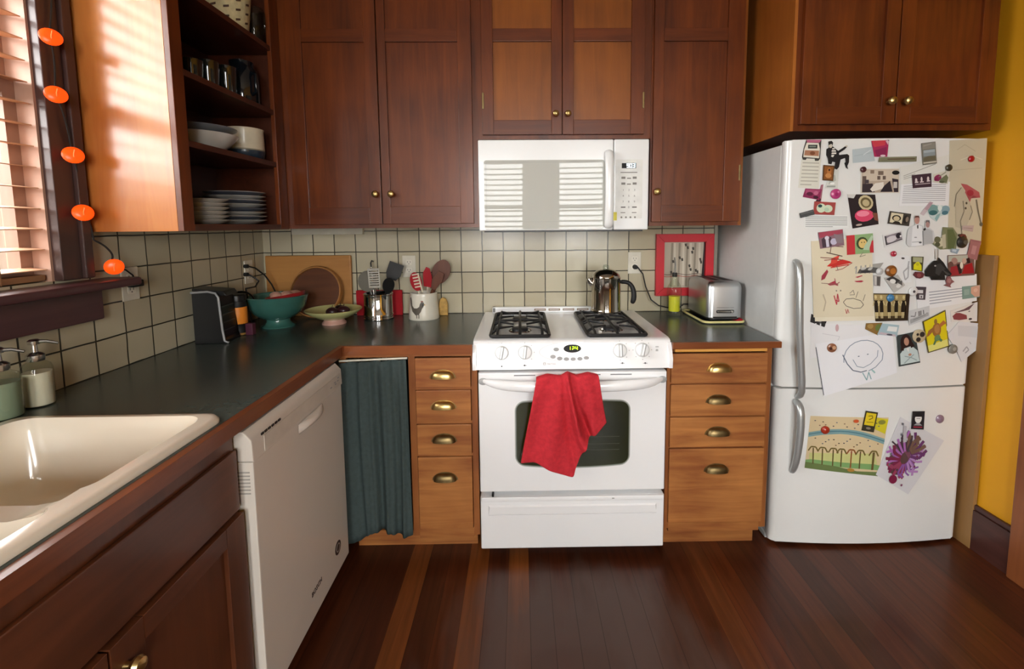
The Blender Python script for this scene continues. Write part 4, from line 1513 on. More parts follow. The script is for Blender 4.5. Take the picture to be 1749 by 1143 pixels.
def spat_slots(col, w, h, n, slot=None, th=.0025, taper=.8):
    def f(mb, M):
        y0 = -th
        bars = n + 1
        bw = h * .9 / (n * 2 + 1)
        for k in range(bars + 0):
            z = h * .05 + k * 2 * bw
            mb.box(-w / 2, w / 2, -th, th, z, z + bw, col, mtx=M)
        for s in (-1, 1): mb.box(s * w / 2 - .003, s * w / 2 + .003, -th, th, .0, h, col, .001, mtx=M)
        mb.box(-w / 2, w / 2, -th, th, h * .93, h, col, mtx=M)
        mb.box(-w / 2, w / 2, -th, th, 0, h * .06, col, mtx=M)
    return f


def oval_head(col, w, h, th=.004, n=20, cup=0):
    def f(mb, M):
        pts = [M @ Vector((w / 2 * math.cos(2 * PI * k / n), -th / 2 - cup * abs(math.cos(2 * PI * k / n)), h / 2 + h / 2 * math.sin(2 * PI * k / n))) for k in range(n)]
        mb.prism(pts, M.to_3x3() @ Vector((0, th, 0)), col, bev=.001)
    return f


def blade_head(col, pts_, th=.004):
    def f(mb, M):
        mb.prism([M @ Vector((x, -th / 2, z)) for x, z in pts_], M.to_3x3() @ Vector((0, th, 0)), col, bev=.001)
    return f


tool('slotted_turner', 'steel slotted turner with white-looking bars at the front of the steel canister', 'turner', (-.93, -.150, ZC + .03), (-.934, -.160, ZC + .165), 0, spat_slots(pm('d8d6cc', .3, metal=.6), .052, .098, 7))
tool('black_turner', 'black plastic turner tilted right in the steel canister', 'turner', (-.93, -.115, ZC + .03), (-.868, -.105, ZC + .20), 0, blade_head(M_BLACK, ((-.024, 0), (.024, 0), (.040, .03), (.040, .088), (-.036, .088), (-.036, .03)), .005), mh=M_BLACK, r=.007)
tool('black_spoon', 'black spoon low at the right of the steel canister', 'spoon', (-.92, -.105, ZC + .03), (-.885, -.13, ZC + .135), 0, oval_head(M_BLACK, .06, .085), mh=M_BLACK, r=.006)
tool('skimmer', 'round grey wire skimmer leaning left out of the steel canister', 'skimmer', (-.95, -.10, ZC + .03), (-.985, -.075, ZC + .135), 0, oval_head(pm('6f6b60', .6), .10, .112), r=.005)
tool('ladle', 'steel ladle with a hooked end standing at the back of the steel canister', 'ladle', (-.96, -.085, ZC + .03), (-.985, -.05, ZC + .26), 0, lambda mb, M: (mb.tube([M @ Vector((0, 0, 0)), M @ Vector((0, 0, .02)), M @ Vector((.006, 0, .032)), M @ Vector((.014, 0, .026))], .004, M_BLACK, 8)))
mb = MB(); mb.box(-1.075, -.832, -.040, -.022, ZC, ZC + .135, pm('a3141f', .9, bump=.4), .006)
tag(mb.build('pot_holder'), 'red pot holder standing against the tiles behind the steel canister', 'pot holder')

# rooster crock
rc = (-.703, -.112, ZC)
t = thing('utensil_crock', 'white crock with a painted rooster holding red and wooden spoons', 'utensil holder', rc)
M_CROCK = pm('dedacb', .25, coat=.4, var=.03)
mb = MB(); mb.lathe([(.076, 0), (.078, .003), (.0755, .03), (.071, .08), (.0685, .120), (.0685, .131), (.0665, .134), (.063, .132), (.063, .02), (0, .015)], rc, M_CROCK, seg=40); cb_ = mb.build('crock_body', t)


def rfront(x, z, off=.0012):
    zz = z - ZC
    r = .0755 + (.0685 - .0755) * (zz - .03) / .09
    dx = x - rc[0]
    return Vector((x, rc[1] - math.sqrt(max(1e-6, (r + off) ** 2 - dx * dx)), z))


def on_crock(mb, pts, m):
    P = [rfront(rc[0] + x, ZC + z) for x, z in pts]
    f = mb.face(P, m)
    bmesh.ops.triangulate(mb.bm, faces=[f])


mb = MB()
MR1, MR2, MR3 = pm('5a544a', .5), pm('2c2a28', .5), pm('8a3b2c', .5)
on_crock(mb, [(-.060, .112), (-.052, .115), (-.047, .10), (-.045, .075), (-.035, .062), (-.02, .062), (-.008, .07), (-.004, .085), (.004, .095), (.014, .092), (.018, .082), (.013, .070), (.006, .060), (.0, .045), (-.012, .030), (-.028, .028), (-.045, .045), (-.055, .075)], MR1)
on_crock(mb, [(-.004, .07), (.004, .088), (.012, .084), (.014, .074), (.006, .066)], MR2)
on_crock(mb, [(.0, .094), (.002, .101), (.006, .097), (.010, .101), (.013, .094)], MR3)
on_crock(mb, [(.017, .083), (.025, .079), (.017, .076)], pm('c9a040', .5))
on_crock(mb, [(-.024, .030), (-.022, .012), (-.018, .012), (-.019, .03)], MR1); on_crock(mb, [(-.012, .032), (-.012, .012), (-.008, .012), (-.008, .034)], MR1)
mb.build('rooster_painting', cb_, fix=False)
M_RED = pm('a01320', .35, coat=.2)
W_SP = wood('spoon', '4a2410', '64331a', 'z', .5, .05)
tool('slotted_spoon', 'red slotted spoon with pale slots leaning left in the rooster crock', 'spoon', (-.70, -.13, ZC + .03), (-.722, -.142, ZC + .145), 0,
     lambda mb, M: (oval_head(M_RED, .058, .098)(mb, M), [mb.box(-.012, .020, -.0036, -.0022, .018 + k * .016, .025 + k * .016, pm('d8cfb8', .4), mtx=M) for k in range(5)], mb.box(.016, .023, -.0036, -.0022, -.01, .09, pm('d8cfb8', .4), mtx=M)), mh=pm('d8cfb8', .4), r=.005)
tool('red_spatula', 'red silicone spatula upright in the rooster crock', 'spatula', (-.69, -.11, ZC + .03), (-.678, -.125, ZC + .165), 0, blade_head(M_RED, ((-.020, 0), (.018, -.004), (.020, .05), (.006, .094), (-.012, .100), (-.026, .07)), .008), mh=pm('c9beb0', .4), r=.004)
tool('wooden_spoon', 'big dark wooden spoon leaning right in the rooster crock', 'spoon', (-.70, -.10, ZC + .03), (-.640, -.09, ZC + .175), 0, oval_head(W_SP, .092, .13, .010), mh=W_SP, r=.009)
tool('wooden_spatula', 'dark wooden spatula in front of the big spoon in the rooster crock', 'spatula', (-.70, -.12, ZC + .03), (-.652, -.125, ZC + .15), 0, blade_head(W_SP, ((-.014, 0), (.012, 0), (.030, .055), (.026, .095), (-.004, .10), (-.02, .05)), .006), mh=W_SP, r=.007)
mb = MB()
mb.prism([(-.618 + x, -.055, ZC + z) for x, z in ((-.018, 0), (.026, 0), (.028, .06), (.018, .088), (.0, .096), (-.014, .085), (-.020, .05))], (0, .02, 0), pm('c9a15a', .7, var=.2, scale=60, bump=.5), bev=.006)
tag(mb.build('sponge'), 'tan sponge standing beside the rooster crock', 'sponge')

# ------------------------------------------------------------------ right counter
t = thing('picture_frame', 'red picture frame leaning on the tiles beside the fridge', 'picture', (.667, -.02, 1.0))
M_FRM = pm('c3202c', .45, var=.06)
MF = Matrix.Translation((.667, -.026, 1.004)) 
W_, H_ = .306, .330
mb = MB()
for x0, x1, z0, z1 in ((0, W_, H_ - .043, H_), (0, W_, 0, .043)):
    mb.prism([(.514 + q[0], -.03, 1.003 + q[1]) for q in ((x0, z0), (x1, z0), (x1, z1), (x0, z1))] if False else [(.514 + q[0], -.03, 1.003 + q[1]) for q in (((0, H_), (W_, H_), (W_ - .043, H_ - .043), (.043, H_ - .043)) if z0 > .1 else ((0, 0), (W_, 0), (W_ - .043, .043), (.043, .043)))], (0, .024, 0), M_FRM, bev=.002)
for s in (0, 1):
    q = ((0, 0), (.043, .043), (.043, H_ - .043), (0, H_)) if s == 0 else ((W_, 0), (W_ - .043, .043), (W_ - .043, H_ - .043), (W_, H_))
    mb.prism([(.514 + a, -.03, 1.003 + b) for a, b in q], (0, .024, 0), M_FRM, bev=.002)
mb.build('frame', t)
px0, pz0, pw, ph = .557, 1.046, .22, .244
mb = MB(); mb.box(px0 - .004, px0 + pw + .004, -.014, -.008, pz0 - .004, pz0 + ph + .004, pc('30282a'))
pic = mb.build('picture', t)


def onpic(pts, h, d):
    mb_.face([(px0 + pw * u, -.0142 - d * .0003, pz0 + ph * (1 - v)) for u, v in pts], pc(h))


mb_ = MB()
onpic(((0, 0), (.97, 0), (.97, .1), (.93, .8), (.98, 1), (0, 1)), 'b9ae9c', 1)
for u in (.18, .36, .55, .74): onpic(((u, .02), (u + .05, .02), (u + .03, .98), (u - .02, .98)), '94897a', 2)
for u in (.24, .45, .63, .84): onpic(((u, .02), (u + .05, .02), (u + .06, .95), (u + .01, .95)), 'cfc6b6', 2)
for u, v in ((.5, .04), (.55, .1), (.36, .32), (.42, .36), (.68, .12), (.66, .2), (.6, .5), (.63, .58), (.86, .36), (.88, .42), (.76, .6), (.8, .63), (.2, .4), (.16, .64)): onpic(((u, v), (u + .05, v - .01), (u + .06, v + .05), (u + .02, v + .06)), '4a443e', 3)
for v in (.70, .745): onpic([(k / 12 * .94, v + .012 * math.sin(k * 1.1)) for k in range(13)] + [(k / 12 * .94, v + .012 + .012 * math.sin(k * 1.1)) for k in range(12, -1, -1)], '9c3a30' if v > .72 else '5a3b38', 3)
mb_.build('painted_cloth', pic, fix=False)

bx, by = .588, -.105
t = thing('oil_bottle', 'clear glass bottle of yellow liquid with a metal pourer left of the toaster', 'bottle', (bx, by, ZC))
M_CG = glass('clear', 'f2f6ef', 1.42)
mb = MB(); mb.lathe([(.0, .001), (.035, .001), (.037, .006), (.037, .13), (.034, .148), (.024, .168), (.015, .186), (.013, .205), (.0145, .212)], (bx, by, ZC), M_CG, seg=28, caps=False); mb.build('glass_body', t)
mb = MB(); mb.lathe([(0, .022), (.027, .022), (.028, .026), (.028, .10), (0, .10)], (bx, by, ZC), pm('e2dc3c', .2, var=.02), seg=28); mb.build('yellow_liquid', t)
mb = MB(); mb.lathe([(.0125, .20), (.0125, .218), (.010, .222), (.0, .222)], (bx, by, ZC), M_BLACK, seg=18); mb.tube([(bx, by, ZC + .22), (bx + .002, by, ZC + .26), (bx - .004, by - .004, ZC + .30)], [.006, .005, .0035], M_STEEL, 8); mb.build('pourer', t)

t = thing('serving_tray', 'yellow-edged black tray with a red inside under the toaster', 'tray', (.757, -.17, ZC))
mb = MB()
o_ = rrect(.655, .85, -.335, -.02, .03, 4)
mb.prism([(x, y, ZC + .001) for x, y in o_], (0, 0, .005), M_BLACK); mb.build('tray_base', t)
mb = MB(); mb.tube([(x, y, ZC + .010) for x, y in o_], .0055, pm('d8cf8e', .4), 8, closed=True); mb.build('tray_rim', t)
mb = MB(); mb.prism([(.828, -.335 + .012, ZC + .008), (.846, -.315, ZC + .010), (.846, -.22, ZC + .018), (.80, -.26, ZC + .008)], (0, 0, .009), pm('b01626', .9, bump=.4), bev=.003)
tag(mb.build('red_cloth'), 'folded red cloth on the tray at the right corner of the toaster', 'cloth')

t = thing('toaster', 'brushed steel two-slice toaster on the tray beside the fridge', 'toaster', (.757, -.18, ZC + .02))
M_TO = pm('c3c6c8', .33, metal=1, var=.03, scale=3)
tz0, tz1, tx0, tx1, ty0, ty1 = ZC + .028, ZC + .20, .676, .842, -.318, -.045
mb = MB()
secs = [(tx0, tx1, ty0, ty1, .026, tz0), (tx0, tx1, ty0, ty1, .026, tz1 - .03), (tx0 + .004, tx1 - .004, ty0 + .004, ty1 - .004, .026, tz1 - .014), (tx0 + .012, tx1 - .012, ty0 + .012, ty1 - .012, .024, tz1 - .004), (tx0 + .024, tx1 - .024, ty0 + .024, ty1 - .024, .02, tz1)]
rr_loft(mb, secs, M_TO); bd = mb.build('body', t, smooth=50)
mb = MB(); rr_loft(mb, [(tx0 + .008, tx1 - .008, ty0 + .01, ty1 - .008, .02, ZC + .0165), (tx0 + .008, tx1 - .008, ty0 + .01, ty1 - .008, .02, tz0)], M_BLACK); mb.build('base', t)
mb = MB()
mb.prism([(x, y, tz1 - .0005) for x, y in rrect(tx0 + .03, tx1 - .03, ty0 + .035, ty1 - .03, .012, 3)], (0, 0, .0015), pm('4a4a4a', .4)); tp = mb.build('top_panel', t)
for x in (.735, .783):
    mb = MB(); mb.box(x - .013, x + .013, ty0 + .05, ty1 - .045, tz1 + .0006, tz1 + .0016, M_DARK); mb.build('bread_slot', tp)
mb = MB(); mb.prism([(x, ty0 - .001, z) for x, z in rrect(.716, .800, tz0 + .022, tz0 + .037, .004, 2)], (0, .002, 0), M_DARK); sl = mb.build('control_slot', t)
mb = MB(); mb.box(.720, .792, ty0 - .006, ty0 - .001, tz0 + .026, tz0 + .033, M_STEEL, .001); mb.box(.782, .794, ty0 - .012, ty0 - .001, tz0 + .024, tz0 + .035, M_STEEL, .002); mb.build('lever', sl)
mb = MB(); mb.box(.718, .798, ty0 - .0012, ty0 + .001, tz0 + .047, tz0 + .050, M_GREY); mb.box(.700, .815, ty0 - .0012, ty0 + .001, tz0 - .004, tz0 + .006, M_BLACK, .001); mb.build('front_trim', t)
mb = MB()
P = [cR + Vector((.0, -.01, -.021)), cR + Vector((.012, -.03, -.022)), at(1098, 468, 'y', -.03), at(1103, 490, 'y', -.035), at(1112, 512, 'y', -.04), at(1125, 522, 'y', -.05), at(1140, 525.5, 'y', -.05), at(1160, 526, 'y', -.05), Vector((.66, -.04, ZC + .045)), Vector((.70, -.04, ZC + .045))]
mb.tube(P, .0035, M_RUB, 8); mb.build('cord', t)
mb = MB(); mb.tube([cR + Vector((0, -.008, -.021)), cR + Vector((.002, -.03, -.021))], [.013, .011], M_RUB, 12); mb.build('plug', t)

# ------------------------------------------------------------------ soap dispensers behind the sink
M_CG2 = glass('soap_bottle', 'f0f1ea', 1.45)
for k, (px, sx, sy, lab, liq) in enumerate(((75, -1.500, -1.222, 'glass pump bottle of white soap behind the sink', 'e2dccb'), (15, -1.502, -1.305, 'glass pump bottle of green soap at the left edge behind the sink', '8a9a86'))):
    t = thing('soap_dispenser', lab, 'soap dispenser', (sx, sy, ZC))
    r = .032 if k == 0 else .036
    mb = MB(); mb.lathe([(0, .001), (r - .003, .001), (r, .005), (r, .10), (r - .004, .112), (.016, .122), (.014, .13)], (sx, sy, ZC), M_CG2, seg=26, caps=False); mb.build('bottle', t)
    mb = MB(); mb.lathe([(0, .004), (r - .003, .004), (r - .0025, .008), (r - .0025, .092), (0, .092)], (sx, sy, ZC), pm(liq, .4, var=.02), seg=26); mb.build('soap', t)
    mb = MB(); mb.lathe([(.018, .122), (.019, .126), (.019, .138), (.013, .143), (.007, .146), (.006, .165), (.012, .167), (.013, .176), (.008, .18), (0, .18)], (sx, sy, ZC), M_STEEL, seg=20)
    mb.tube([(sx, sy, ZC + .173), (sx + .022, sy + .012, ZC + .172), (sx + .042, sy + .022, ZC + .164)], [.006, .0045, .0035], M_STEEL, 8); mb.build('pump', t)

# ------------------------------------------------------------------ dishes on the open shelves
z1, z2, z3, z4 = SH
M_PL = pm('d8d6cf', .25, coat=.3, var=.02)
M_PLB = pm('5f6472', .3, coat=.3, var=.1)


def plate(c, r, mt, mr, th=.014):
    mb = MB(); mb.lathe([(r * .55, 0), (r * .62, .002), (r * .97, th), (r, th + .0018), (r * .98, th + .003), (r * .66, .0055), (0, .005)], c, [mt, mt, mr, mr, mt, mt], seg=36)
    return mb


ords = ['bottom', 'second', 'third', 'fourth', 'fifth', 'sixth', 'seventh', 'top']
for k in range(6):
    o = plate((-1.385, -.685, z1 + .0005 + k * .0155), .074, M_PL, M_PL).build('small_plate', smooth=60)
    tag(o, 'small white plate, %s of the six stacked on the lowest open shelf' % (ords[k] if k < 5 else 'top') + (' from below' if 0 < k < 5 else ''), 'plate', 'small white plates')
for k in range(8):
    o = plate((-1.40, -.478, z1 + .0005 + k * .0165), .114, M_PL if k % 2 == 0 else M_PLB, M_PL if k != 3 else M_PLB, .016).build('dinner_plate', smooth=60)
    tag(o, ('white' if k % 2 == 0 else 'grey-blue') + ' dinner plate, %s of the eight stacked on the lowest open shelf' % ords[k] + (' from below' if 0 < k < 7 else ''), 'plate', 'dinner plates')
mb = MB(); mb.lathe([(.05, 0), (.055, .004), (.09, .03), (.116, .062), (.12, .068), (.116, .069), (.085, .036), (0, .012)], (-1.40, -.66, z2), M_PL, seg=36)
tag(mb.build('serving_bowl', smooth=60), 'wide white serving bowl on the middle open shelf', 'bowl')
mb = MB(); mb.lathe([(.05, 0), (.06, .002), (.118, .022), (.12, .025), (.115, .026), (.06, .008), (0, .008)], (-1.405, -.657, z2 + .0695), pm('7a7f86', .3, coat=.3, var=.15), seg=36)
tag(mb.build('shallow_bowl', smooth=60), 'grey-blue shallow dish laid on top of the white serving bowl', 'dish')
mb = MB(); mb.lathe([(.055, 0), (.066, .008), (.072, .035), (.072, .04), (.0715, .045), (.070, .125), (.072, .130), (.068, .131), (.064, .12), (0, .02)], (-1.36, -.452, z2), [pm('26323f', .3, coat=.3), pm('26323f', .3, coat=.3), pm('26323f', .3, coat=.3), pm('8a8470', .4), pm('cfc6ae', .35, coat=.2), pm('cfc6ae', .35, coat=.2), pm('8a8470', .4), pm('cfc6ae', .35), pm('cfc6ae', .35)], seg=36)
tag(mb.build('stoneware_crock', smooth=60), 'cream stoneware crock with a dark blue base on the middle open shelf', 'crock')
M_DG = pm('10151a', .08, coat=.6, var=.1)
mb = MB(); mb.lathe([(.058, 0), (.06, .006), (.062, .10), (.06, .15), (.045, .17), (.046, .19), (.035, .195), (0, .196)], (-1.37, -.427, z3), M_DG, seg=30)
mb.tube([(-1.322, -.45, z3 + .05), (-1.295, -.46, z3 + .06), (-1.295, -.46, z3 + .13), (-1.322, -.45, z3 + .145)], .007, M_DG, 8)
tag(mb.build('dark_pitcher', smooth=60), 'tall blue-black pitcher at the right of the upper open shelf', 'pitcher')
for k, (y, h, lab) in enumerate(((-.55, .13, 'dark glass tumbler beside the blue-black pitcher'), (-.64, .12, 'dark glass tumbler second from the blue-black pitcher'), (-.715, .10, 'low dark glass tumbler next to the green bottle'))):
    mb = MB(); mb.lathe([(.028, 0), (.03, .003), (.036, h), (.0345, h), (.028, .008), (0, .008)], (-1.36 - .01 * k, y, z3), pm('1c2220', .05, coat=1, trans=.3, var=0), seg=24)
    tag(mb.build('tumbler', smooth=60), lab, 'glass', 'dark tumblers')
mb = MB(); mb.lathe([(.034, 0), (.036, .004), (.036, .13), (.030, .155), (.014, .18), (.013, .225), (.016, .23), (.0, .231)], (-1.40, -.80, z3), pm('1d3a1c', .08, coat=.8, trans=.3, var=.05), seg=26)
tag(mb.build('green_bottle', smooth=60), 'dark green glass bottle at the window end of the upper open shelf', 'bottle')
t = thing('patterned_basket', 'cream basket with dark brown pattern on the top open shelf', 'basket', (-1.375, -.52, z4))
M_BK = pm('c9bd92', .7, var=.12, scale=50, bump=.5)
mb = MB(); mb.lathe([(.075, 0), (.085, .01), (.092, .08), (.10, .16), (.102, .17), (.096, .17), (.085, .03), (0, .01)], (-1.375, -.52, z4), M_BK, seg=32); bs = mb.build('basket_body', t)
mb = MB()
for i in range(14):
    a = 2 * PI * i / 14
    for j in range(3):
        r = .0885 + .004 * j + .0012
        z = z4 + .035 + .035 * j
        e = lambda da, dz: (-1.375 + (r + dz * .1) * math.cos(a + da), -.52 + (r + dz * .1) * math.sin(a + da), z + dz)
        mb.face([e(-.10, 0), e(.10, .006), e(.10, .014), e(-.10, .008)], pm('4b3626', .7))
mb.build('woven_pattern', bs, fix=False)
mb = MB()
mb.lathe([(.03, 0), (.04, .01), (.045, .1), (.04, .15), (.038, .15), (.04, .1), (.036, .012), (0, .006)], (-1.32, -.402, z4), glass('jug', 'e6ecec', 1.5), seg=24)
mb.tube([(-1.285, -.42, z4 + .13), (-1.262, -.43, z4 + .12), (-1.26, -.432, z4 + .07), (-1.28, -.42, z4 + .04)], .005, glass('jug', 'e6ecec', 1.5), 8)
tag(mb.build('glass_jug', smooth=60), 'clear glass jug beside the patterned basket on the top open shelf', 'jug')

# ------------------------------------------------------------------ everything stuck to the fridge doors
FR_UP = Vector((0, 0, 1))


class Sheet:
    """a stiff flat piece lying tangent on the bowed fridge door"""
    def __init__(s, cx, cy, layer):
        y = FY
        for _ in range(8):
            p = at(cx, cy, 'y', y)
            y = fy(p.x)
        s.c = Vector((p.x, y, p.z))
        sl = .026 * 2 * (p.x - FXC) / FHW ** 2
        s.n = Vector((sl, -1, 0)).normalized()
        s.tx = Vector((1, sl, 0)).normalized()
        s.base = .0008 + .0016 * layer

    def pt(s, px, py, off=0.0):
        d = RT.transposed() @ Vector(((px - CPX) / FPX, 1, -(py - CPY) / FPX))
        t = (s.c - CAM).dot(s.n) / d.dot(s.n)
        return CAM + d * t + s.n * (s.base + off)


SN = 0


def paper(name, label, cat, quad, base, shapes=(), layer=0, outline=None, th=.0005, group=None, thick=None):
    """quad: TL TR BR BL in photo pixels; shapes in uv of the quad; outline: uv polygon of a cut-out"""
    q = quad
    cx = sum(p[0] for p in q) / 4; cy = sum(p[1] for p in q) / 4
    S = Sheet(cx, cy, layer)

    def px(u, v):
        a = (q[0][0] + (q[1][0] - q[0][0]) * u, q[0][1] + (q[1][1] - q[0][1]) * u)
        b = (q[3][0] + (q[2][0] - q[3][0]) * u, q[3][1] + (q[2][1] - q[3][1]) * u)
        return a[0] + (b[0] - a[0]) * v, a[1] + (b[1] - a[1]) * v
    mb = MB()
    out = outline or [(0, 0), (1, 0), (1, 1), (0, 1)]
    T = thick or th
    outs = out if isinstance(out[0][0], tuple) else [out]
    for o1 in outs:
        mb.prism([S.pt(*px(u, v)) for u, v in o1], S.n * T, pc(base))
    w = max(8, math.dist(q[0], q[1]))
    for k, sh in enumerate(shapes):
        off = T + .00012 * (k + 1)
        ty, col = sh[0], pc(sh[1])
        if ty == 'p':
            polys = [sh[2]]
        elif ty == 'e':
            u, v, ru, rv = sh[2:6]
            n = 14
            polys = [[(u + ru * math.cos(2 * PI * i / n), v + rv * math.sin(2 * PI * i / n)) for i in range(n)]]
        elif ty == 'r':
            u0, u1, v0, v1 = sh[2:6]
            polys = [[(u0, v0), (u1, v0), (u1, v1), (u0, v1)]]
        elif ty == 't':
            u0, u1, v0, v1, n = sh[2:7]
            polys = []
            for i in range(n):
                v = v0 + (v1 - v0) * (i + .3) / n
                h = (v1 - v0) / n * .32
                e = u1 - (0 if i < n - 1 else (u1 - u0) * .35)
                polys.append([(u0, v), (e, v), (e, v + h), (u0, v + h)])
        elif ty == 'l':
            pts, lw = sh[2], sh[3] / w
            asp = w / max(6, math.dist(q[0], q[3]))
            polys = []
            for i in range(len(pts) - 1):
                a, b = Vector(pts[i]), Vector(pts[i + 1])
                d = Vector((b.x - a.x, (b.y - a.y) / asp))
                if d.length < 1e-6: continue
                d.normalize()
                n_ = Vector((-d.y, d.x * asp)) * lw / 2
                polys.append([tuple(a + n_), tuple(b + n_), tuple(b - n_), tuple(a - n_)])
        for p in polys:
            f = mb.face([S.pt(*px(u, v), off) for u, v in p], col)
            if len(p) > 4:
                bmesh.ops.triangulate(mb.bm, faces=[f])
    bmesh.ops.recalc_face_normals(mb.bm, faces=mb.bm.faces)
    for f in mb.bm.faces:                       # printed shapes face outwards
        if len(f.verts) and f.normal.dot(S.n) < 0 and all((v.co - S.c).dot(S.n) > S.base + T + .00005 for v in f.verts):
            f.normal_flip()
    # let the paper follow the bow of the door
    xs = [v.co.x for v in mb.bm.verts]
    n = int((max(xs) - min(xs)) / .02)
    for k in range(1, n + 1):
        X = min(xs) + (max(xs) - min(xs)) * k / (n + 1)
        bmesh.ops.bisect_plane(mb.bm, geom=mb.bm.verts[:] + mb.bm.edges[:] + mb.bm.faces[:], plane_co=(X, 0, 0), plane_no=(1, 0, 0), dist=1e-7)
    sl = -S.n.x / S.n.y
    for v in mb.bm.verts:
        v.co.y += fy(v.co.x) - (S.c.y + sl * (v.co.x - S.c.x))
    o = mb.build(name, loc=S.c, smooth=20, fix=False)
    tag(o, label, cat, group)
    return o


def magnet(label, px, py, r, col, layer=3, dome=.4, marks=(), name='fridge_magnet'):
    S = Sheet(px, py, layer)
    c = S.pt(px, py)
    R = (S.pt(px + r, py) - c).length
    mb = MB()
    m = pm(col, .3, coat=.3, var=.08, scale=120)
    mb.lathe([(R, 0), (R, .003), (R * .9, .0045), (R * .5, .0045 + R * dome * .35), (0, .0045 + R * dome * .45)], c, m, S.n, 22)
    for k, (hx, u, v, rr) in enumerate(marks):
        q = c + S.tx * u * R + FR_UP * v * R + S.n * (.0046 + R * dome * .45)
        mb.lathe([(rr * R, 0), (rr * R, .0004), (0, .0005)], q, pc(hx), S.n, 12)
    o = mb.build(name, loc=c, smooth=35)
    return tag(o, label, 'magnet')


def face(hair, skin, u, v, s, sh=1.0):
    return [('e', hair, u, v - .1 * s * sh, .62 * s, .72 * s * sh), ('e', skin, u, v, .42 * s, .55 * s * sh), ('e', '2a2220', u - .16 * s, v - .06 * s * sh, .06 * s, .05 * s * sh), ('e', '2a2220', u + .16 * s, v - .06 * s * sh, .06 * s, .05 * s * sh), ('e', '8a4a40', u, v + .28 * s * sh, .14 * s, .05 * s * sh)]


# ---- upper door, top left
paper('list', 'pale handwritten list below the van magnet', 'paper', ((1369, 270), (1402, 271), (1398, 322), (1363, 321)), 'd9d8cc', [('t', 'b3b1a4', .08, .92, .1, .95, 7)], 0)
paper('van_magnet', 'flat white van magnet with brown front and pink roof, top left', 'magnet', ((1370, 239), (1402, 239), (1400, 275), (1369, 275)), '3a3834',
      [('p', 'dcd8ca', ((.22, .14), (.86, .16), (.95, .45), (.92, .88), (.06, .82), (.1, .45))), ('p', 'b0607c', ((.2, 0), (1, .0), (.9, .14), (.24, .14))), ('r', '2c2e2c', .3, .8, .24, .42), ('r', '7a8078', .36, .72, .29, .36), ('p', 'a9785c', ((.14, .5), (.9, .52), (.9, .78), (.1, .74))), ('e', '7a4a30', .55, .64, .14, .09)],
      1, outline=[(.2, 0), (1, 0), (.98, .9), (.9, 1), (.72, 1), (.7, .9), (.25, .88), (.2, .96), (.05, .94), (.0, .82), (.08, .4)], thick=.002)
paper('person_cutout', 'black and white cutout of a dancing person in a striped top', 'paper cutout', ((1409, 240), (1450, 240), (1450, 290), (1409, 290)), '1f1c1e',
      [('e', 'c9c2b4', .20, .19, .075, .075), ('p', '1d1a1a', ((.12, .1), (.14, .04), (.25, .03), (.3, .08), (.22, .13), (.13, .16))), ('p', 'e6e3da', ((.28, .27), (.36, .27), (.38, .31), (.26, .31))), ('p', 'e6e3da', ((.25, .34), (.41, .34), (.43, .39), (.24, .39))), ('p', 'e6e3da', ((.25, .42), (.44, .42), (.43, .47), (.23, .47))), ('p', 'e6e3da', ((.24, .50), (.36, .50), (.30, .58), (.22, .56))), ('e', 'c9c2b4', .86, .2, .05, .03)],
      2, outline=[(.12, .04), (.25, .02), (.31, .08), (.28, .2), (.42, .3), (.52, .36), (.72, .26), (.88, .17), (.92, .2), (.78, .32), (.55, .44), (.56, .5), (.9, .47), (.98, .52), (.97, .75), (.9, .88), (.93, .98), (.86, .94), (.78, .78), (.84, .74), (.82, .6), (.62, .66), (.55, .92), (.46, 1), (.38, .96), (.4, .75), (.28, .72), (.24, .82), (.12, .8), (.1, .62), (.03, .5), (.04, .3), (.14, .25)], thick=.0012)
paper('card', 'small brown card with an orange figure below the dancing cutout', 'card', ((1405, 282), (1424, 283.5), (1421.5, 309.5), (1403.5, 308)), '5a3a1c', [('r', '8a5424', .1, .9, .08, .92), ('e', 'b4713a', .55, .4, .2, .25), ('e', 'c48850', .5, .68, .28, .16), ('e', '4a2c18', .55, .3, .1, .08)], 3)
paper('photo', 'pale grey picture behind the small brown card', 'photo', ((1420, 289), (1432, 288), (1430, 322), (1408, 322)), 'd3d5ce', [('p', 'b4b8b0', ((.1, .4), (.6, .3), (.8, .6), (.2, .8))), ('e', 'eef0ec', .5, .75, .2, .06), ('r', '9aa09a', .1, .8, .86, .94)], 1)
paper('photo', 'slanted magenta photo above the red heart card', 'photo', ((1375, 322), (1403, 323.5), (1399, 342), (1370.5, 336.5)), '8a2a54', [('p', 'a84a70', ((.05, .1), (.95, .1), (.8, .5), (.1, .6))), ('e', '5a1836', .35, .55, .2, .2), ('e', 'c06a8a', .7, .4, .14, .2), ('e', '3c1428', .75, .8, .16, .14)], 1)
paper('paper_strip', 'thin dark pink paper strip sticking up from the magenta photo', 'paper', ((1402, 316), (1406, 315), (1402, 346), (1392, 349)), 'a06a78', [('e', '3a2028', .4, .85, .5, .14)], 0)
magnet('round magenta magnet right of the magenta photo', 1426, 331.5, 8.8, 'b33c78', 2, .25, [('d88ab0', .35, .4, .2), ('9a2c64', 0, -.1, .35)])
paper('card', 'red card with pale green heart shapes', 'card', ((1390, 344), (1426.5, 346), (1424, 367.5), (1388.5, 366)), 'a34844', [('e', 'cfdcc0', .34, .5, .22, .36), ('e', 'cfdcc0', .66, .52, .22, .3), ('e', '2a4a4a', .28, .34, .1, .13), ('e', 'b4ceb4', .6, .6, .12, .16)], 2)
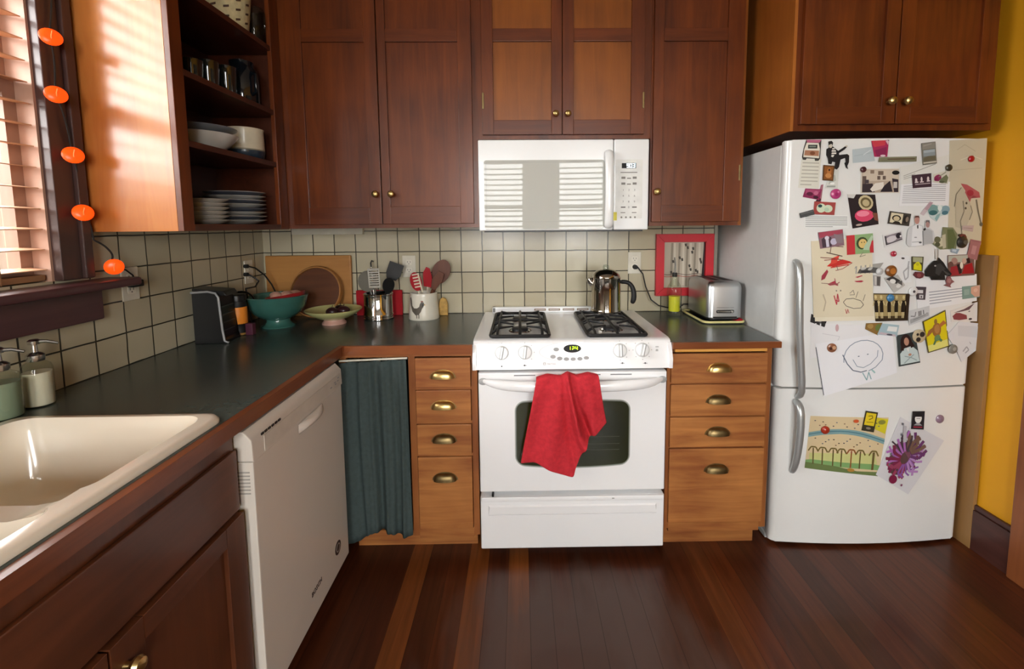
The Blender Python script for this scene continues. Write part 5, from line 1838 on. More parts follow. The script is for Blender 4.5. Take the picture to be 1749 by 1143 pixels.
paper('magnet_bar', 'dark grey bar magnet left of the red heart card', 'magnet', ((1364, 364.5), (1387, 358), (1389.5, 366.5), (1366, 372.5)), '4a4c4c', [('r', '5e6060', .05, .95, .1, .4)], 3, thick=.004)
paper('typed_note', 'white typed strip below the red heart card', 'paper', ((1373, 368), (1449, 368), (1449, 390), (1373, 389)), 'e6e8e6', [('t', '8e9090', .03, .97, .06, .98, 6)], 1)
paper('photo', 'black photo of a pink bowl under a gold wheel', 'photo', ((1447, 332), (1494, 332.5), (1500, 383), (1455.5, 390.5)), '2a2022',
      [('p', 'cfcfca', ((0, 0), (.3, 0), (.2, .12), (.0, .1))), ('e', 'c9bb94', .62, .26, .27, .24), ('e', '6a5c3c', .62, .26, .2, .17), ('e', 'bcae86', .62, .27, .13, .11), ('e', 'd8486a', .5, .66, .36, .19), ('e', 'ee8aa0', .46, .6, .24, .09), ('p', '7a4a3a', ((.8, .6), (1, .62), (1, .9), (.86, .84))), ('e', 'b9aaa0', .25, .92, .12, .03)], 1)
paper('note', 'light blue note card near the top of the door', 'paper', ((1455.5, 255.5), (1489, 251), (1493.5, 275), (1456, 278.5)), 'b6c2c6', [('l', 'a2b0b6', ((.05, .5), (.95, .4)), .8), ('l', 'd0d8da', ((.5, .5), (.9, .2)), 1.2)], 1)
paper('photo', 'bright pink and red photo at the top of the door', 'photo', ((1487, 241), (1517, 239.5), (1514, 268), (1492, 268)), 'a82c58', [('p', 'c8404c', ((.0, .0), (.8, .0), (.8, .3), (.1, .4))), ('p', '8a2850', ((.1, .6), (.9, .4), (.9, .9), (.2, 1))), ('p', 'd8b8c0', ((.8, .05), (1, .0), (.97, .3))), ('e', 'e0ccd0', .65, .94, .2, .06), ('p', '2a1420', ((.9, 0), (1, 0), (1, .08)))], 2)
paper('magnet_bar', 'long olive-grey strip magnet at the top of the door', 'magnet', ((1500, 269), (1563.5, 267.5), (1563, 276), (1498.5, 277)), '77775f', [('r', '62503f', .22, .95, .35, .6), ('r', '8a8a70', .02, .98, .08, .2)], 3, thick=.002)
paper('photo', 'sepia photo of a cluttered room with pictures on its wall', 'photo', ((1470, 288.5), (1535.5, 288), (1535, 329.5), (1469, 330.5)), 'd8d2c6',
      [('r', 'b9a896', .03, .98, .04, .97), ('r', 'cfc2b0', .05, .97, .06, .5), ('r', '6a5a50', .04, .14, .3, .95), ('r', '8a7868', .24, .34, .06, .2), ('r', '76665a', .44, .58, .1, .26), ('r', '6a5a50', .42, .5, .3, .45), ('r', '6a5a50', .56, .64, .3, .45), ('e', '1c1a1a', .9, .17, .1, .09), ('p', '3a3034', ((.04, .62), (.3, .6), (.36, .96), (.04, .96))), ('p', 'e4ddd2', ((.36, .6), (.58, .55), (.6, .8), (.3, .94), (.24, .84))), ('p', '2e262c', ((.6, .7), (.75, .5), (.82, .95), (.5, .95))), ('p', '3a3036', ((.8, .4), (.97, .45), (.97, .97), (.86, .97))), ('r', 'c9c4be', .84, .94, .55, .8), ('r', '4a4044', .1, .2, .45, .6)], 1)
magnet('small dark red round magnet at the top left corner of the room photo', 1472, 290, 5, '4a2428', 4)
# ---- upper door, top right
paper('tall_drawing', 'tall crinkled cream paper with a figure under a red umbrella', 'drawing', ((1622, 240), (1686, 236), (1675, 418), (1619, 410)), 'c9c2aa',
      [('l', 'b5ad94', ((.2, .1), (.4, .05), (.7, .12)), 1), ('l', 'ddd7c4', ((.3, .2), (.6, .16), (.9, .2)), 1), ('l', 'b5ad94', ((.1, .3), (.9, .28)), .8),
       ('p', 'b05a5e', ((.32, .43), (.5, .44), (.86, .51), (.9, .56), (.66, .54), (.6, .61), (.42, .58), (.46, .5))), ('e', 'a03440', .6, .52, .1, .03),
       ('p', 'bdb6a0', ((.2, .52), (.36, .46), (.46, .6), (.62, .62), (.66, .72), (.5, .88), (.2, .86), (.26, .7), (.14, .66))), ('l', '7a7464', ((.16, .66), (.2, .54), (.34, .47)), 1.5), ('l', '7a7464', ((.78, .58), (.86, .7), (.96, .8)), 3), ('l', '8a8474', ((.4, .6), (.44, .7), (.34, .8), (.4, .92)), 2), ('e', '5a5448', .5, .62, .03, .012), ('e', '5a5448', .48, .67, .03, .012), ('e', '6a6454', .96, .81, .05, .02), ('e', '54503f', .32, .94, .05, .015), ('l', '8a8474', ((.62, .64), (.68, .7), (.6, .78)), 1.5)], 0)
magnet('small red round magnet on the crinkled cream paper', 1656, 271.7, 4.8, 'a3121e', 3, .5)
paper('postcard', 'grey seascape postcard at the top right of the door', 'postcard', ((1572, 245), (1596, 242), (1598.5, 279.5), (1574.5, 282.5)), '77756a', [('r', '8e8a80', .04, .96, .03, .3), ('r', 'a9b4ba', .1, .92, .34, .46), ('r', '8f9a9e', .08, .92, .46, .62), ('p', '6a6450', ((.06, .7), (.4, .62), (.94, .66), (.94, .84), (.06, .84))), ('r', 'cfcabc', .04, .96, .88, .94), ('l', 'b0aaa0', ((.1, .14), (.7, .08)), 1)], 2)
paper('letter', 'white sheet with slanting pencil lines behind the dark three-figure card', 'paper', ((1537, 285), (1621, 264), (1621, 316), (1539, 318)), 'dedfd9', [('l', '9a9a94', ((.06, .5), (.72, .22)), .9), ('l', '9a9a94', ((.06, .58), (.3, .47)), .8), ('l', '9a9a94', ((.06, .66), (.28, .57)), .8)], 0)
paper('card', 'dark plum card with three small white figures', 'card', ((1556, 299.5), (1589, 296), (1589.5, 319), (1557.5, 322)), '44303a', [('e', 'd9ced0', .2, .42, .06, .16), ('e', 'd9ced0', .48, .38, .05, .18), ('e', 'd9ced0', .82, .4, .06, .18), ('r', 'd9ced0', .12, .3, .52, .62), ('r', 'd9ced0', .38, .58, .54, .62), ('r', 'd9ced0', .74, .92, .52, .6), ('r', 'bdb0b4', .12, .92, .7, .76)], 2)
paper('photo', 'tulip photo with magenta bloom under the dark round magnet', 'photo', ((1593, 298), (1621, 290), (1617, 314.5), (1593, 312)), 'd5d2c4', [('e', '8a3058', .26, .5, .24, .34), ('e', '7a2048', .14, .66, .12, .16), ('p', '70765a', ((.36, .7), (.8, .3), (.96, .55), (.9, .95), (.5, .9))), ('e', '565c44', .55, .88, .2, .1), ('l', '8a8a74', ((.3, .4), (.75, .1)), 1.2)], 2)
magnet('dark olive round magnet holding the tulip photo', 1617.5, 287, 5.2, '3a362a', 4)
paper('letter', 'white typed letter with many lines at the upper right of the door', 'paper', ((1539, 315), (1622, 310.5), (1620, 351.5), (1535, 352)), 'e9eaec', [('t', 'a4a6aa', .05, .92, .06, .9, 10)], 1)
paper('paper_strip', 'slanted dusty pink paper strip below the typed letter', 'paper', ((1586, 344.5), (1592.5, 346), (1576, 368.5), (1570, 365.5)), 'cbbcc0', [('p', 'b59aa4', ((.1, 0), (.9, 0), (.9, .6), (.1, .6)))], 2)
paper('watercolour', 'small teal watercolour below the typed letter', 'painting', ((1583, 349), (1621, 351), (1619, 374), (1585, 382)), 'c3d4d2', [('e', '7fa3a0', .26, .3, .26, .3), ('e', '3c6a6c', .24, .46, .2, .14), ('e', '86a4ae', .82, .3, .2, .28), ('e', '4a7684', .8, .52, .16, .14), ('p', '8fb4b4', ((.4, .6), (.6, .5), (.4, .98), (.3, .8))), ('e', 'dfe8e4', .55, .2, .1, .18)], 1, outline=[(.0, .4), (.16, .0), (1, .05), (.98, .7), (.6, .7), (.38, 1), (.1, .7)])
paper('photo', 'old dark-framed photo of two faces left of the men in white', 'photo', ((1518.5, 360.5), (1555, 365.5), (1551, 386.5), (1514.5, 382)), '45403a', [('r', 'd8ceb0', .08, .64, .1, .88)] + face('2e2a22', 'cabc98', .36, .52, .34, 1.0)[:2] + [('e', '2a2622', .8, .5, .14, .34), ('e', '8a7a6a', .85, .48, .07, .22), ('p', '2a2620', ((.2, .9), (.3, .74), (.5, .74), (.6, .9)))], 2)
paper('photo', 'small white-bordered black and white photo below the dark-framed photo', 'photo', ((1506, 402), (1539, 393), (1542, 411), (1509.5, 423)), 'd8d8d8', [('r', '8c848a', .08, .94, .12, .84), ('e', 'd2ccd0', .4, .5, .3, .26), ('e', '2c262c', .78, .4, .14, .24), ('r', '4a464a', .08, .16, .12, .84), ('e', 'e6e2e4', .88, .5, .05, .1), ('r', '4a464a', .08, .94, .78, .86)], 2)
paper('person_cutout', 'cutout photo of two people in pale jackets side by side', 'paper cutout', ((1546, 367), (1596, 367), (1596, 422), (1546, 422)), 'cdd0d2',
      [('e', 'b98a80', .36, .17, .085, .12), ('p', '5a3a34', ((.27, .12), (.3, .03), (.42, .03), (.45, .12), (.4, .08), (.3, .09))), ('e', 'ad8a84', .72, .30, .07, .10), ('p', '6a6464', ((.64, .26), (.66, .17), (.78, .17), (.8, .28), (.72, .21))), ('p', 'e6e8ea', ((.2, .36), (.36, .3), (.52, .36), (.54, .95), (.16, .98))), ('p', 'b3b6b8', ((.56, .5), (.7, .42), (.88, .5), (.9, .88), (.56, .92))), ('p', '3c3a3a', ((.35, .32), (.4, .32), (.4, .42), (.36, .43))), ('p', '2e2c2c', ((.56, .44), (.64, .4), (.66, .46), (.58, .5))), ('e', '4a4a4a', .46, .86, .05, .025), ('l', '9aa0a2', ((.18, .85), (.5, .83)), 1), ('l', '8a8e90', ((.55, .5), (.57, .95)), 1.5), ('e', '8a8e90', .3, .7, .05, .015)],
      3, outline=[(.27, .1), (.3, .0), (.43, .0), (.46, .14), (.42, .3), (.56, .34), (.64, .4), (.63, .2), (.7, .14), (.79, .16), (.81, .3), (.78, .4), (.93, .5), (.97, .7), (.92, .88), (.56, .94), (.1, 1), (.0, .9), (.04, .5), (.12, .38), (.3, .3)])
paper('photo', 'olive green picture of a figure left of the dark round hook', 'photo', ((1590, 388), (1636, 388), (1636, 427), (1590, 427)), '7d8262', [('e', 'c9c4aa', .28, .66, .2, .2), ('e', '6a6a50', .2, .55, .12, .14), ('p', 'bdb79e', ((.36, .36), (.5, .3), (.52, .9), (.4, .95))), ('p', '5f6a44', ((.56, .1), (.78, .1), (.9, .5), (.8, .95), (.58, .95))), ('e', '54563f', .2, .76, .1, .1)], 2, outline=[(.4, .0), (.78, .02), (.94, .3), (.9, .95), (.3, .98), (.02, .72), (.2, .46), (.36, .44)])
magnet('large black round magnet with a reddish curl at the right of the door', 1640.5, 413.5, 9, '2c2a26', 3, .5, [('5a554a', .2, 0, .4)])
paper('hook_magnet', 'small reddish brown curl above the large black magnet', 'magnet', ((1633, 399), (1647, 399), (1647, 411), (1633, 411)), '6a3a30', [], 4, outline=[(.1, .3), (.4, .02), (.8, .1), (1, .5), (.8, .9), (.5, .9), (.76, .55), (.6, .3), (.3, .5)], thick=.003)
paper('tag', 'small pale blue tag under the large black magnet', 'tag', ((1623, 424.5), (1636.5, 425.5), (1632, 434), (1621.5, 430)), '8fa3b4', [('r', 'b8c8d4', .15, .7, .2, .7)], 3)
paper('label', 'small dusty pink label at the foot of the tall cream paper', 'label', ((1642, 385.5), (1661.5, 385), (1659.5, 396), (1641, 392.5)), 'bda9a4', [('l', 'a8908c', ((.1, .5), (.9, .5)), 1)], 2)
paper('card', 'mauve card at the right edge of the upper door', 'card', ((1656, 408.5), (1674, 412), (1666.5, 444.5), (1649, 440)), 'a36f70', [('r', 'b98a8a', .3, .7, .3, .75), ('l', '8f5c60', ((.1, .06), (.9, .06)), 1)], 2)
# ---- upper door, middle
paper('childs_drawing', 'cream sheet with red and pencil scribbles beside the door handle', 'drawing', ((1385, 412), (1488.5, 405), (1491.5, 540), (1389, 542)), 'ddd3b8',
      [('p', 'c8342c', ((.3, .30), (.5, .26), (.62, .29), (.66, .31), (.5, .33), (.34, .35), (.24, .34))), ('p', 'd84a3c', ((.32, .24), (.46, .2), (.4, .3), (.3, .32))), ('l', '7a3a30', ((.14, .22), (.34, .24), (.5, .27)), 1.3), ('l', '5a4a40', ((.24, .16), (.5, .22)), 1.6), ('l', '6a4a40', ((.3, .17), (.32, .08), (.52, .1)), 1.2), ('l', '8a3a34', ((.2, .26), (.44, .25)), 1.2), ('l', '9a5a50', ((.66, .31), (.5, .38), (.38, .4)), 1.2), ('l', 'c84038', ((.3, .36), (.6, .33)), 1.8), ('l', '6a5a50', ((.42, .4), (.4, .34)), 1),
       ('p', 'a03a48', ((.15, .46), (.24, .38), (.26, .41), (.2, .5), (.14, .52))), ('p', 'a83a48', ((.24, .57), (.36, .53), (.42, .6), (.36, .585), (.28, .59))), ('l', '8a6a60', ((.14, .555), (.42, .58)), 1.1), ('l', 'a05a60', ((.36, .5), (.38, .58), (.44, .55)), 1.4), ('p', 'b03044', ((.7, .495), (.82, .475), (.82, .485), (.74, .505))), ('p', 'b03044', ((.68, .545), (.8, .54), (.84, .55), (.8, .565), (.72, .56))),
       ('l', 'b84450', ((.34, .72), (.38, .84), (.4, .7), (.42, .8), (.36, .78)), 1.6), ('l', '7a7468', [(.66 + .17 * math.cos(a / 8 * 2 * PI), .83 + .065 * math.sin(a / 8 * 2 * PI) + .02 * math.cos(a / 8 * 2 * PI)) for a in range(9)], 1.1), ('l', '8a8478', ((.6, .7), (.66, .66), (.68, .72), (.6, .72)), 1), ('l', '8a8478', ((.74, .68), (.7, .76)), 1), ('l', '8a8478', ((.86, .72), (.82, .8)), 1), ('l', 'c87a74', ((.52, .9), (.54, .96), (.56, .9), (.58, .95)), 1.2), ('e', '8a8478', .38, .66, .012, .01), ('e', '8a8478', .45, .66, .012, .01), ('l', 'bdb29a', ((.16, .7), (.2, .8), (.16, .92)), 2), ('l', '8a8a74', ((.84, .18), (.78, .24), (.88, .22)), 1)], 2)
paper('backing_sheet', 'second cream sheet showing below the scribbled drawing', 'paper', ((1391, 520), (1494, 516), (1495, 547), (1392, 549)), 'e4dcc6', [], 1)
paper('photo', 'corner of a black photo under the cream scribbled sheet', 'photo', ((1385.5, 536), (1412, 548), (1408, 559), (1383.5, 550)), '2c2a2a', [('r', '7a7876', .3, .7, .3, .6)], 0)
paper('photo', 'pink and lavender photo at the top of the scribbled sheet', 'photo', ((1396, 397), (1438, 391.5), (1440.5, 419), (1399.5, 425)), '8a6a74', [('p', 'a8485a', ((.02, .02), (.98, .02), (.98, .25), (.02, .35))), ('p', '4a3844', ((.1, .45), (.3, .25), (.5, .4), (.48, .95), (.1, .95))), ('e', 'dcd4e0', .32, .4, .09, .12), ('r', 'd4cede', .26, .38, .5, .95), ('e', 'c0bad0', .58, .68, .14, .2), ('p', '8a7a80', ((.6, .2), (.95, .4), (.95, .85), (.7, .8)))], 3)
paper('card', 'red and green card with a cartoon-like dark-haired face', 'card', ((1444, 402.5), (1489, 398.5), (1490.5, 431.5), (1445, 435.5)), '8fb07a', [('r', 'c4383e', 0, .31, 0, 1), ('e', '3e4a2c', .58, .46, .22, .32), ('e', 'dcc07a', .6, .48, .16, .24), ('e', '2a2a20', .56, .42, .02, .03), ('e', '2a2a20', .66, .42, .02, .03), ('p', 'c4383e', ((.84, .45), (1, .35), (1, 1), (.86, .98))), ('p', 'b4ccae', ((.66, .6), (.94, .1), (1, .15), (.82, .85), (.6, .8)))], 3)
paper('photo', 'curled black and white photo strip by the silver ball magnet', 'photo', ((1460, 455), (1508, 448.5), (1496, 466.5), (1454, 468)), 'a4a29c', [('p', '5a5856', ((.2, .45), (.6, .3), (.95, .5), (.95, .95), (.2, .95))), ('e', 'c4c2bc', .35, .4, .1, .16), ('e', 'bab8b2', .62, .5, .08, .2), ('e', '38363a', .5, .78, .2, .14)], 2)
magnet('silver ball magnet left of the brown round magnet', 1500, 463.5, 6, 'c2c4c4', 3, .9)
magnet('brown amber round magnet above the diagonal photo', 1519.5, 462.5, 9.3, '7a4a20', 4, .5, [('b07030', 0, 0, .55)])
paper('photo', 'diagonal black and white photo under the brown round magnet', 'photo', ((1508, 474.5), (1531.5, 469), (1544, 487), (1525.5, 500)), 'b9b8b4', [('p', '3a3838', ((.05, .1), (.6, .0), (.9, .5), (.5, .6))), ('e', 'e2e2de', .4, .35, .2, .16), ('e', 'dcdcd8', .56, .78, .2, .12), ('p', '5a5856', ((.6, .5), (1, .55), (.8, .9)))], 3)
paper('photo', 'tiny grey photo left of the diagonal photo', 'photo', ((1491, 470), (1503, 471), (1502, 489), (1491.5, 488)), 'a8a4a0', [('r', '5c5856', .45, .95, .1, .95), ('r', 'c9c5c0', .1, .35, .1, .9)], 2)
paper('paper_scrap', 'white paper scrap with a grey pencil curl right of the brown magnet', 'paper', ((1522, 436), (1552, 437), (1556, 482), (1530, 484)), 'e3e5e6', [('l', 'aeb0b2', ((.95, .2), (.85, .45), (.55, .6), (.6, .9), (.8, .8), (.9, .4)), 2.5), ('e', '4a4646', .62, .1, .1, .035)], 1)
magnet('small crimson round magnet above the pencil curl scrap', 1524, 433.5, 4.7, 'a8283c', 3, .4, [('d8a0a8', .1, .2, .3)])
paper('card', 'small yellow and grey card left of the black horse head', 'card', ((1555.5, 438), (1576, 438.5), (1574, 464), (1556, 461)), '4c4a34', [('r', 'a9aa84', .1, .9, .05, .4), ('p', 'd8d322', ((.14, .95), (.16, .6), (.4, .4), (.6, .35), (.86, .6), (.9, .95))), ('e', 'c0b82c', .5, .55, .14, .1)], 2)
paper('figure_magnet', 'small maroon winged magnet below the yellow and grey card', 'magnet', ((1557, 464), (1576, 464.5), (1575, 476), (1558, 475)), '6a3438', [('e', '8a4a4c', .5, .5, .2, .3)], 3, outline=[(.2, 0), (.8, 0), (1, .3), (.9, .8), (.6, 1), (.3, .95), (.0, .5)], thick=.003)
paper('horse_head_magnet', 'black horse head shaped magnet facing right', 'magnet', ((1577, 440), (1621, 440), (1621, 478), (1577, 478)), '222222', [('p', '3c3c3c', ((.4, .3), (.55, .25), (.75, .5), (.6, .6), (.5, .8), (.35, .7))), ('e', 'a8a8a8', .35, .36, .04, .035), ('p', '484848', ((.6, .5), (.95, .75), (.8, .78))), ('p', '161616', ((.2, .85), (.5, .8), (.6, .9), (.3, .98)))], 4, outline=[(.5, .0), (.68, .22), (.8, .45), (1, .73), (.92, .82), (.72, .78), (.74, 1), (.56, 1), (.24, 1), (.2, .85), (.02, .84), (.0, .6), (.14, .36), (.34, .14), (.48, .12)], thick=.005)
paper('hanging_string', 'pale grey loop of string above the black horse head', 'string', ((1594, 425), (1602, 425), (1602, 443), (1594, 443)), 'b8b8b4', [], 3, outline=[[(.1, 0), (.3, 0), (.32, 1), (.12, 1)], [(.7, 0), (.9, 0), (.88, 1), (.68, 1)]])
paper('photo', 'photo of people in red clothes at the right of the upper door', 'photo', ((1617, 436), (1662, 434), (1663, 470), (1618, 473)), '7a5c54', [('r', 'b4b6a8', .02, .75, .03, .35), ('e', 'a8847a', .24, .28, .12, .16), ('e', '6a4a44', .1, .45, .1, .16), ('p', '9a2c34', ((.04, .95), (.1, .55), (.32, .5), (.5, .95))), ('p', '2c1e20', ((.32, .45), (.5, .4), (.5, .85), (.4, .9))), ('e', 'ddd4c4', .5, .5, .06, .16), ('p', 'a01e24', ((.5, .9), (.62, .5), (.9, .4), (.98, .9))), ('p', '30181c', ((.68, .2), (.8, .15), (.84, .4), (.72, .42))), ('e', 'c9a898', .6, .3, .08, .14)], 2)
paper('bird_magnet', 'dusty red bird shaped magnet below the red clothes photo', 'magnet', ((1608, 471), (1626, 471), (1626, 491), (1608, 491)), '8a5a5c', [('e', 'a87a78', .5, .4, .18, .2)], 4, outline=[(.35, .05), (.6, .0), (.75, .3), (1, .5), (.74, .62), (.6, .8), (.7, .98), (.0, .8), (.3, .7), (.22, .4)], thick=.003)
paper('letter', 'white typed letter with slanted lines beside the teal card', 'paper', ((1564, 477), (1668, 468), (1668, 514), (1567, 530)), 'e6e8ea', [('t', '9ea2aa', .2, .76, .42, .9, 5)], 1)
paper('card', 'teal and peach card at the right edge below the red clothes photo', 'card', ((1641.5, 489.5), (1671.5, 486.5), (1670.5, 507), (1642, 511)), '7f9c94', [('p', 'd3a48c', ((.5, .1), (.98, .0), (1, .95), (.74, .95), (.5, .6))), ('r', '94aea6', .1, .4, .25, .7), ('e', 'e0b8a2', .76, .4, .12, .16)], 2)
paper('card', 'dark card with white bars beside the round white pin', 'card', ((1563, 489.5), (1580.5, 490), (1578.5, 512), (1564, 511.5)), '4a4248', [('r', 'd8d6d8', .1, .7, .25, .5), ('r', 'c9c7c9', .3, .75, .62, .9), ('r', '4a4248', .45, .6, .7, .85)], 2)
magnet('white round pin with a dark dot left of the white-barred card', 1557, 497.5, 7.5, 'dedfdf', 3, .2, [('4a4448', 0, 0, .3)])
paper('photo', 'sepia photo of four dancers in dark dresses', 'photo', ((1491, 501), (1551.5, 501.5), (1548, 547), (1494, 548.5)), '4a3a22',
      [('r', 'a89464', .0, .9, .04, .82)] + [s for x in (.05, .2, .42, .63, .83) for s in (('e', 'd0c08c', x, .13, .035, .07), ('p', '231a10', ((x - .05, .25), (x + .05, .25), (x + .055, .68), (x - .055, .68))), ('r', 'd8ca9a', x - .035, x - .008, .68, .9), ('r', 'd8ca9a', x + .008, x + .035, .68, .9), ('l', 'd0c08c', ((x - .05, .28), (x - .09, .45)), 2), ('l', 'd0c08c', ((x + .05, .28), (x + .085, .42)), 2))] + [('r', '33281a', .0, 1, .9, 1), ('r', '33261a', .91, 1, 0, 1)], 2)
magnet('blue round magnet on the dancers photo', 1518, 508.5, 6.3, '3e7ba8', 4, .4, [('6a9cc0', -.2, .2, .3)])
paper('card', 'brown and olive picture corner below the dancers photo', 'card', ((1478, 552), (1506, 551), (1498, 572.5), (1476.5, 562)), '8a6a38', [('e', 'a88a50', .3, .4, .2, .3), ('e', '6a7a40', .8, .4, .16, .3)], 2)
paper('postcard', 'pale blue postcard below the dancers photo', 'postcard', ((1505, 552), (1534, 555), (1530, 574.5), (1496.5, 571)), 'a4bcc4', [('r', 'e4e6e4', .4, .92, .18, .6), ('p', 'c4b4bc', ((.1, .75), (.9, .85), (.95, 1), (.05, .95))), ('e', '4a4a54', .6, .9, .16, .07)], 3)
paper('photo', 'photo of a long-haired person in a white coat with crossed arms', 'photo', ((1530, 573), (1561, 566.5), (1570.5, 619), (1534, 626)), '3c4444',
      [('e', '2c1a18', .46, .28, .3, .27), ('e', 'b98a74', .48, .25, .13, .13), ('p', 'c3d2d2', ((.08, .95), (.1, .6), (.34, .45), (.5, .55), (.72, .42), (.96, .6), (.98, .95))), ('p', '2c1a18', ((.2, .3), (.32, .3), (.3, .52), (.14, .5))), ('p', '2c1a18', ((.62, .3), (.78, .3), (.86, .45), (.66, .48))), ('p', 'e4e4e0', ((.42, .46), (.56, .46), (.52, .6))), ('l', '93a4a6', ((.3, .7), (.6, .78), (.85, .9)), 1.4), ('l', '93a4a6', ((.75, .7), (.5, .8), (.25, .92)), 1.4), ('e', 'b98a74', .56, .68, .08, .04)], 2)
magnet('black and cream round magnet at the corner of the white coat photo', 1566.5, 573.5, 11, 'c4b494', 4, .15, [('332c28', .3, .3, .4), ('332c28', -.25, -.45, .35), ('332c28', -.4, .3, .2)])
paper('card', 'black and white etching card left of the yellow turtle card', 'card', ((1549.5, 531), (1586, 522), (1586, 543.5), (1551.5, 556)), 'c9cbcc', [('l', '7a7a7c', ((.1, .4), (.3, .5), (.35, .2)), 1.6), ('r', '8a8a8c', .45, .62, .2, .6), ('l', '6a6a6c', ((.7, .2), (.72, .6), (.9, .5)), 1.6), ('p', 'a4a6a8', ((.05, .6), (.95, .5), (.95, .75), (.05, .9))), ('l', '77777a', ((.2, .7), (.8, .62)), 1)], 2)
paper('turtle_card', 'yellow card with a brown and green sea turtle', 'card', ((1574, 549), (1612.5, 529), (1619, 591.5), (1583, 602.5)), '55502c', [('p', 'dccb1c', ((.04, .03), (.96, .03), (.96, .97), (.04, .97))), ('p', 'e0dc7c', ((.04, .78), (.96, .78), (.96, .97), (.04, .97))), ('e', '9c6a34', .52, .42, .2, .2), ('e', 'b4804a', .54, .4, .12, .13), ('e', '94703a', .52, .18, .07, .08), ('p', 'a06a38', ((.38, .3), (.16, .34), (.04, .5), (.14, .5), (.34, .42))), ('p', 'b4703c', ((.64, .3), (.86, .24), (.98, .36), (.86, .36), (.68, .4))), ('e', '6a8a5c', .5, .65, .14, .09), ('p', '5a7a54', ((.4, .66), (.26, .8), (.34, .82), (.46, .72))), ('p', '5a7a54', ((.6, .66), (.72, .76), (.64, .8), (.54, .72)))], 3, outline=[(0, 0), (1, 0), (1, .42), (.92, .5), (1, .58), (1, 1), (0, 1)])
paper('drawing', 'white drawing of a dark red elephant-like shape at the right edge', 'drawing', ((1622, 531), (1668, 515.5), (1667, 548.5), (1624, 550)), 'dfdbd6', [('p', '8a4448', ((.06, .5), (.2, .3), (.34, .36), (.44, .6), (.6, .6), (.62, .85), (.3, .88), (.1, .8))), ('p', '6a5054', ((.1, .24), (.5, .18), (.9, .02), (.7, .3), (.4, .3))), ('e', '4a4044', .74, .86, .07, .06), ('e', '8a8084', .7, .4, .04, .04)], 1)
paper('drawing', 'small white folded drawing at the lower right of the upper door', 'drawing', ((1616, 549), (1677, 549), (1677, 618), (1616, 618)), 'd9dade', [('l', 'a4a4aa', ((.44, .74), (.54, .62), (.6, .7), (.5, .78)), 2), ('l', 'b4b4ba', ((.62, .5), (.66, .56)), 1.5), ('p', 'cdcfd4', ((.3, .1), (.9, .12), (.86, .4), (.3, .35)))], 2, outline=[(.33, .0), (.85, .04), (.8, .34), (1, .56), (.4, 1), (.26, .72), (.0, .34)])
magnet('grey round magnet left of the small folded drawing', 1624, 595.5, 7.2, '7c7a74', 4, .3, [('a4a29c', 0, .1, .4)])
paper('paper', 'blank crumpled white sheet behind the big head drawing', 'paper', ((1385, 552), (1484, 556), (1482, 600), (1384, 612)), 'e4e4e6', [('l', 'd0d0d4', ((.2, .3), (.5, .4), (.4, .8)), 1.2), ('e', 'c9a8ac', .45, .12, .03, .12)], 0)
paper('childs_drawing', 'big white sheet with a blue outlined smiling head', 'drawing', ((1393, 588), (1524, 566), (1533, 637), (1407, 677)), 'e9eaee',
      [('l', '8a98a8', [(.58 + .26 * math.cos(PI * (1.0 + k / 10)), .46 + .38 * math.sin(PI * (1.0 + k / 10))) for k in range(11)], 1.5), ('l', '6a7484', [(.32, .3), (.36, .5), (.42, .66), (.52, .74), (.6, .74)], 1.8), ('l', '8a98a8', [(.84, .46), (.82, .6), (.72, .72), (.62, .76)], 1.6), ('l', '9aa6b4', [(.44, .44), (.48, .6), (.56, .66), (.66, .62), (.76, .5), (.78, .36)], 1.4), ('e', '7a8494', .52, .4, .012, .012), ('e', '7a8494', .64, .4, .012, .012), ('l', '8fb0b4', [(.54, .76), (.58, .94), (.62, .78), (.64, .95)], 1.8), ('l', '9ac0c0', [(.66, .74), (.7, .84), (.68, .78)], 2.4), ('l', '5a626c', [(.0, .06), (.0, .98)], 1.2)], 1)
magnet('brown oval magnet on the big head drawing', 1419, 593.5, 8, '8a5a40', 3, .3, [('c49a7a', .3, .1, .4), ('4a2a20', -.4, -.1, .35)])
# ---- lower door
paper('landscape_painting', "child's painting of a row of brown trees under a blue arc", 'painting', ((1385, 711), (1519, 714), (1500, 814), (1375, 800)), 'd8c49c',
      [('p', '7fa86a', ((.0, .84), (.2, .78), (.5, .8), (.8, .78), (1, .82), (1, .9), (0, .92))), ('p', '6a7c4a', ((.0, .88), (.4, .9), (.7, .95), (1, .93), (1, 1), (0, 1))), ('p', 'c9cb86', ((.04, .7), (.9, .62), (.96, .8), (.5, .82), (.04, .82))),
       ('p', '7fa2a4', [(k / 10, .36 - .14 * math.sin(PI * (k / 10) * .9 + .35)) for k in range(11)] + [(k / 10, .45 - .14 * math.sin(PI * (k / 10) * .9 + .35)) for k in range(10, -1, -1)]), ('l', '4a7a8a', [(k / 10, .40 - .14 * math.sin(PI * (k / 10) * .9 + .35)) for k in range(11)], 1.4), ('p', 'd3c92c', ((.84, .0), (1, .03), (.99, .28), (.84, .2))), ('e', '8a8a3c', .92, .08, .05, .04)] +
      [s for k, x in enumerate((.08, .2, .34, .45, .58, .7, .88)) for s in (('l', '6a5a34' if k != 4 else '9a5a34', ((x + .02, .9), (x, .6)), 2.2 if k < 6 else 4), ('l', '7a6a3c' if k != 4 else '9a6038', ((x - .06, .66), (x - .03, .58), (x + .03, .58), (x + .07, .66)), 2.4))] +
      [('e', ('4a4a5a', '7a5a4a', '5a6a7a', '3c3a34')[k % 4], .06 + (k * .137) % .86, (.08 + (k * .071) % .12) if k < 14 else (.38 + (k * .053) % .14), .011, .009) for k in range(30)] + [('e', 'c8582c', .57, .06, .035, .03), ('e', 'b0843c', .6, .93, .05, .03)], 0)
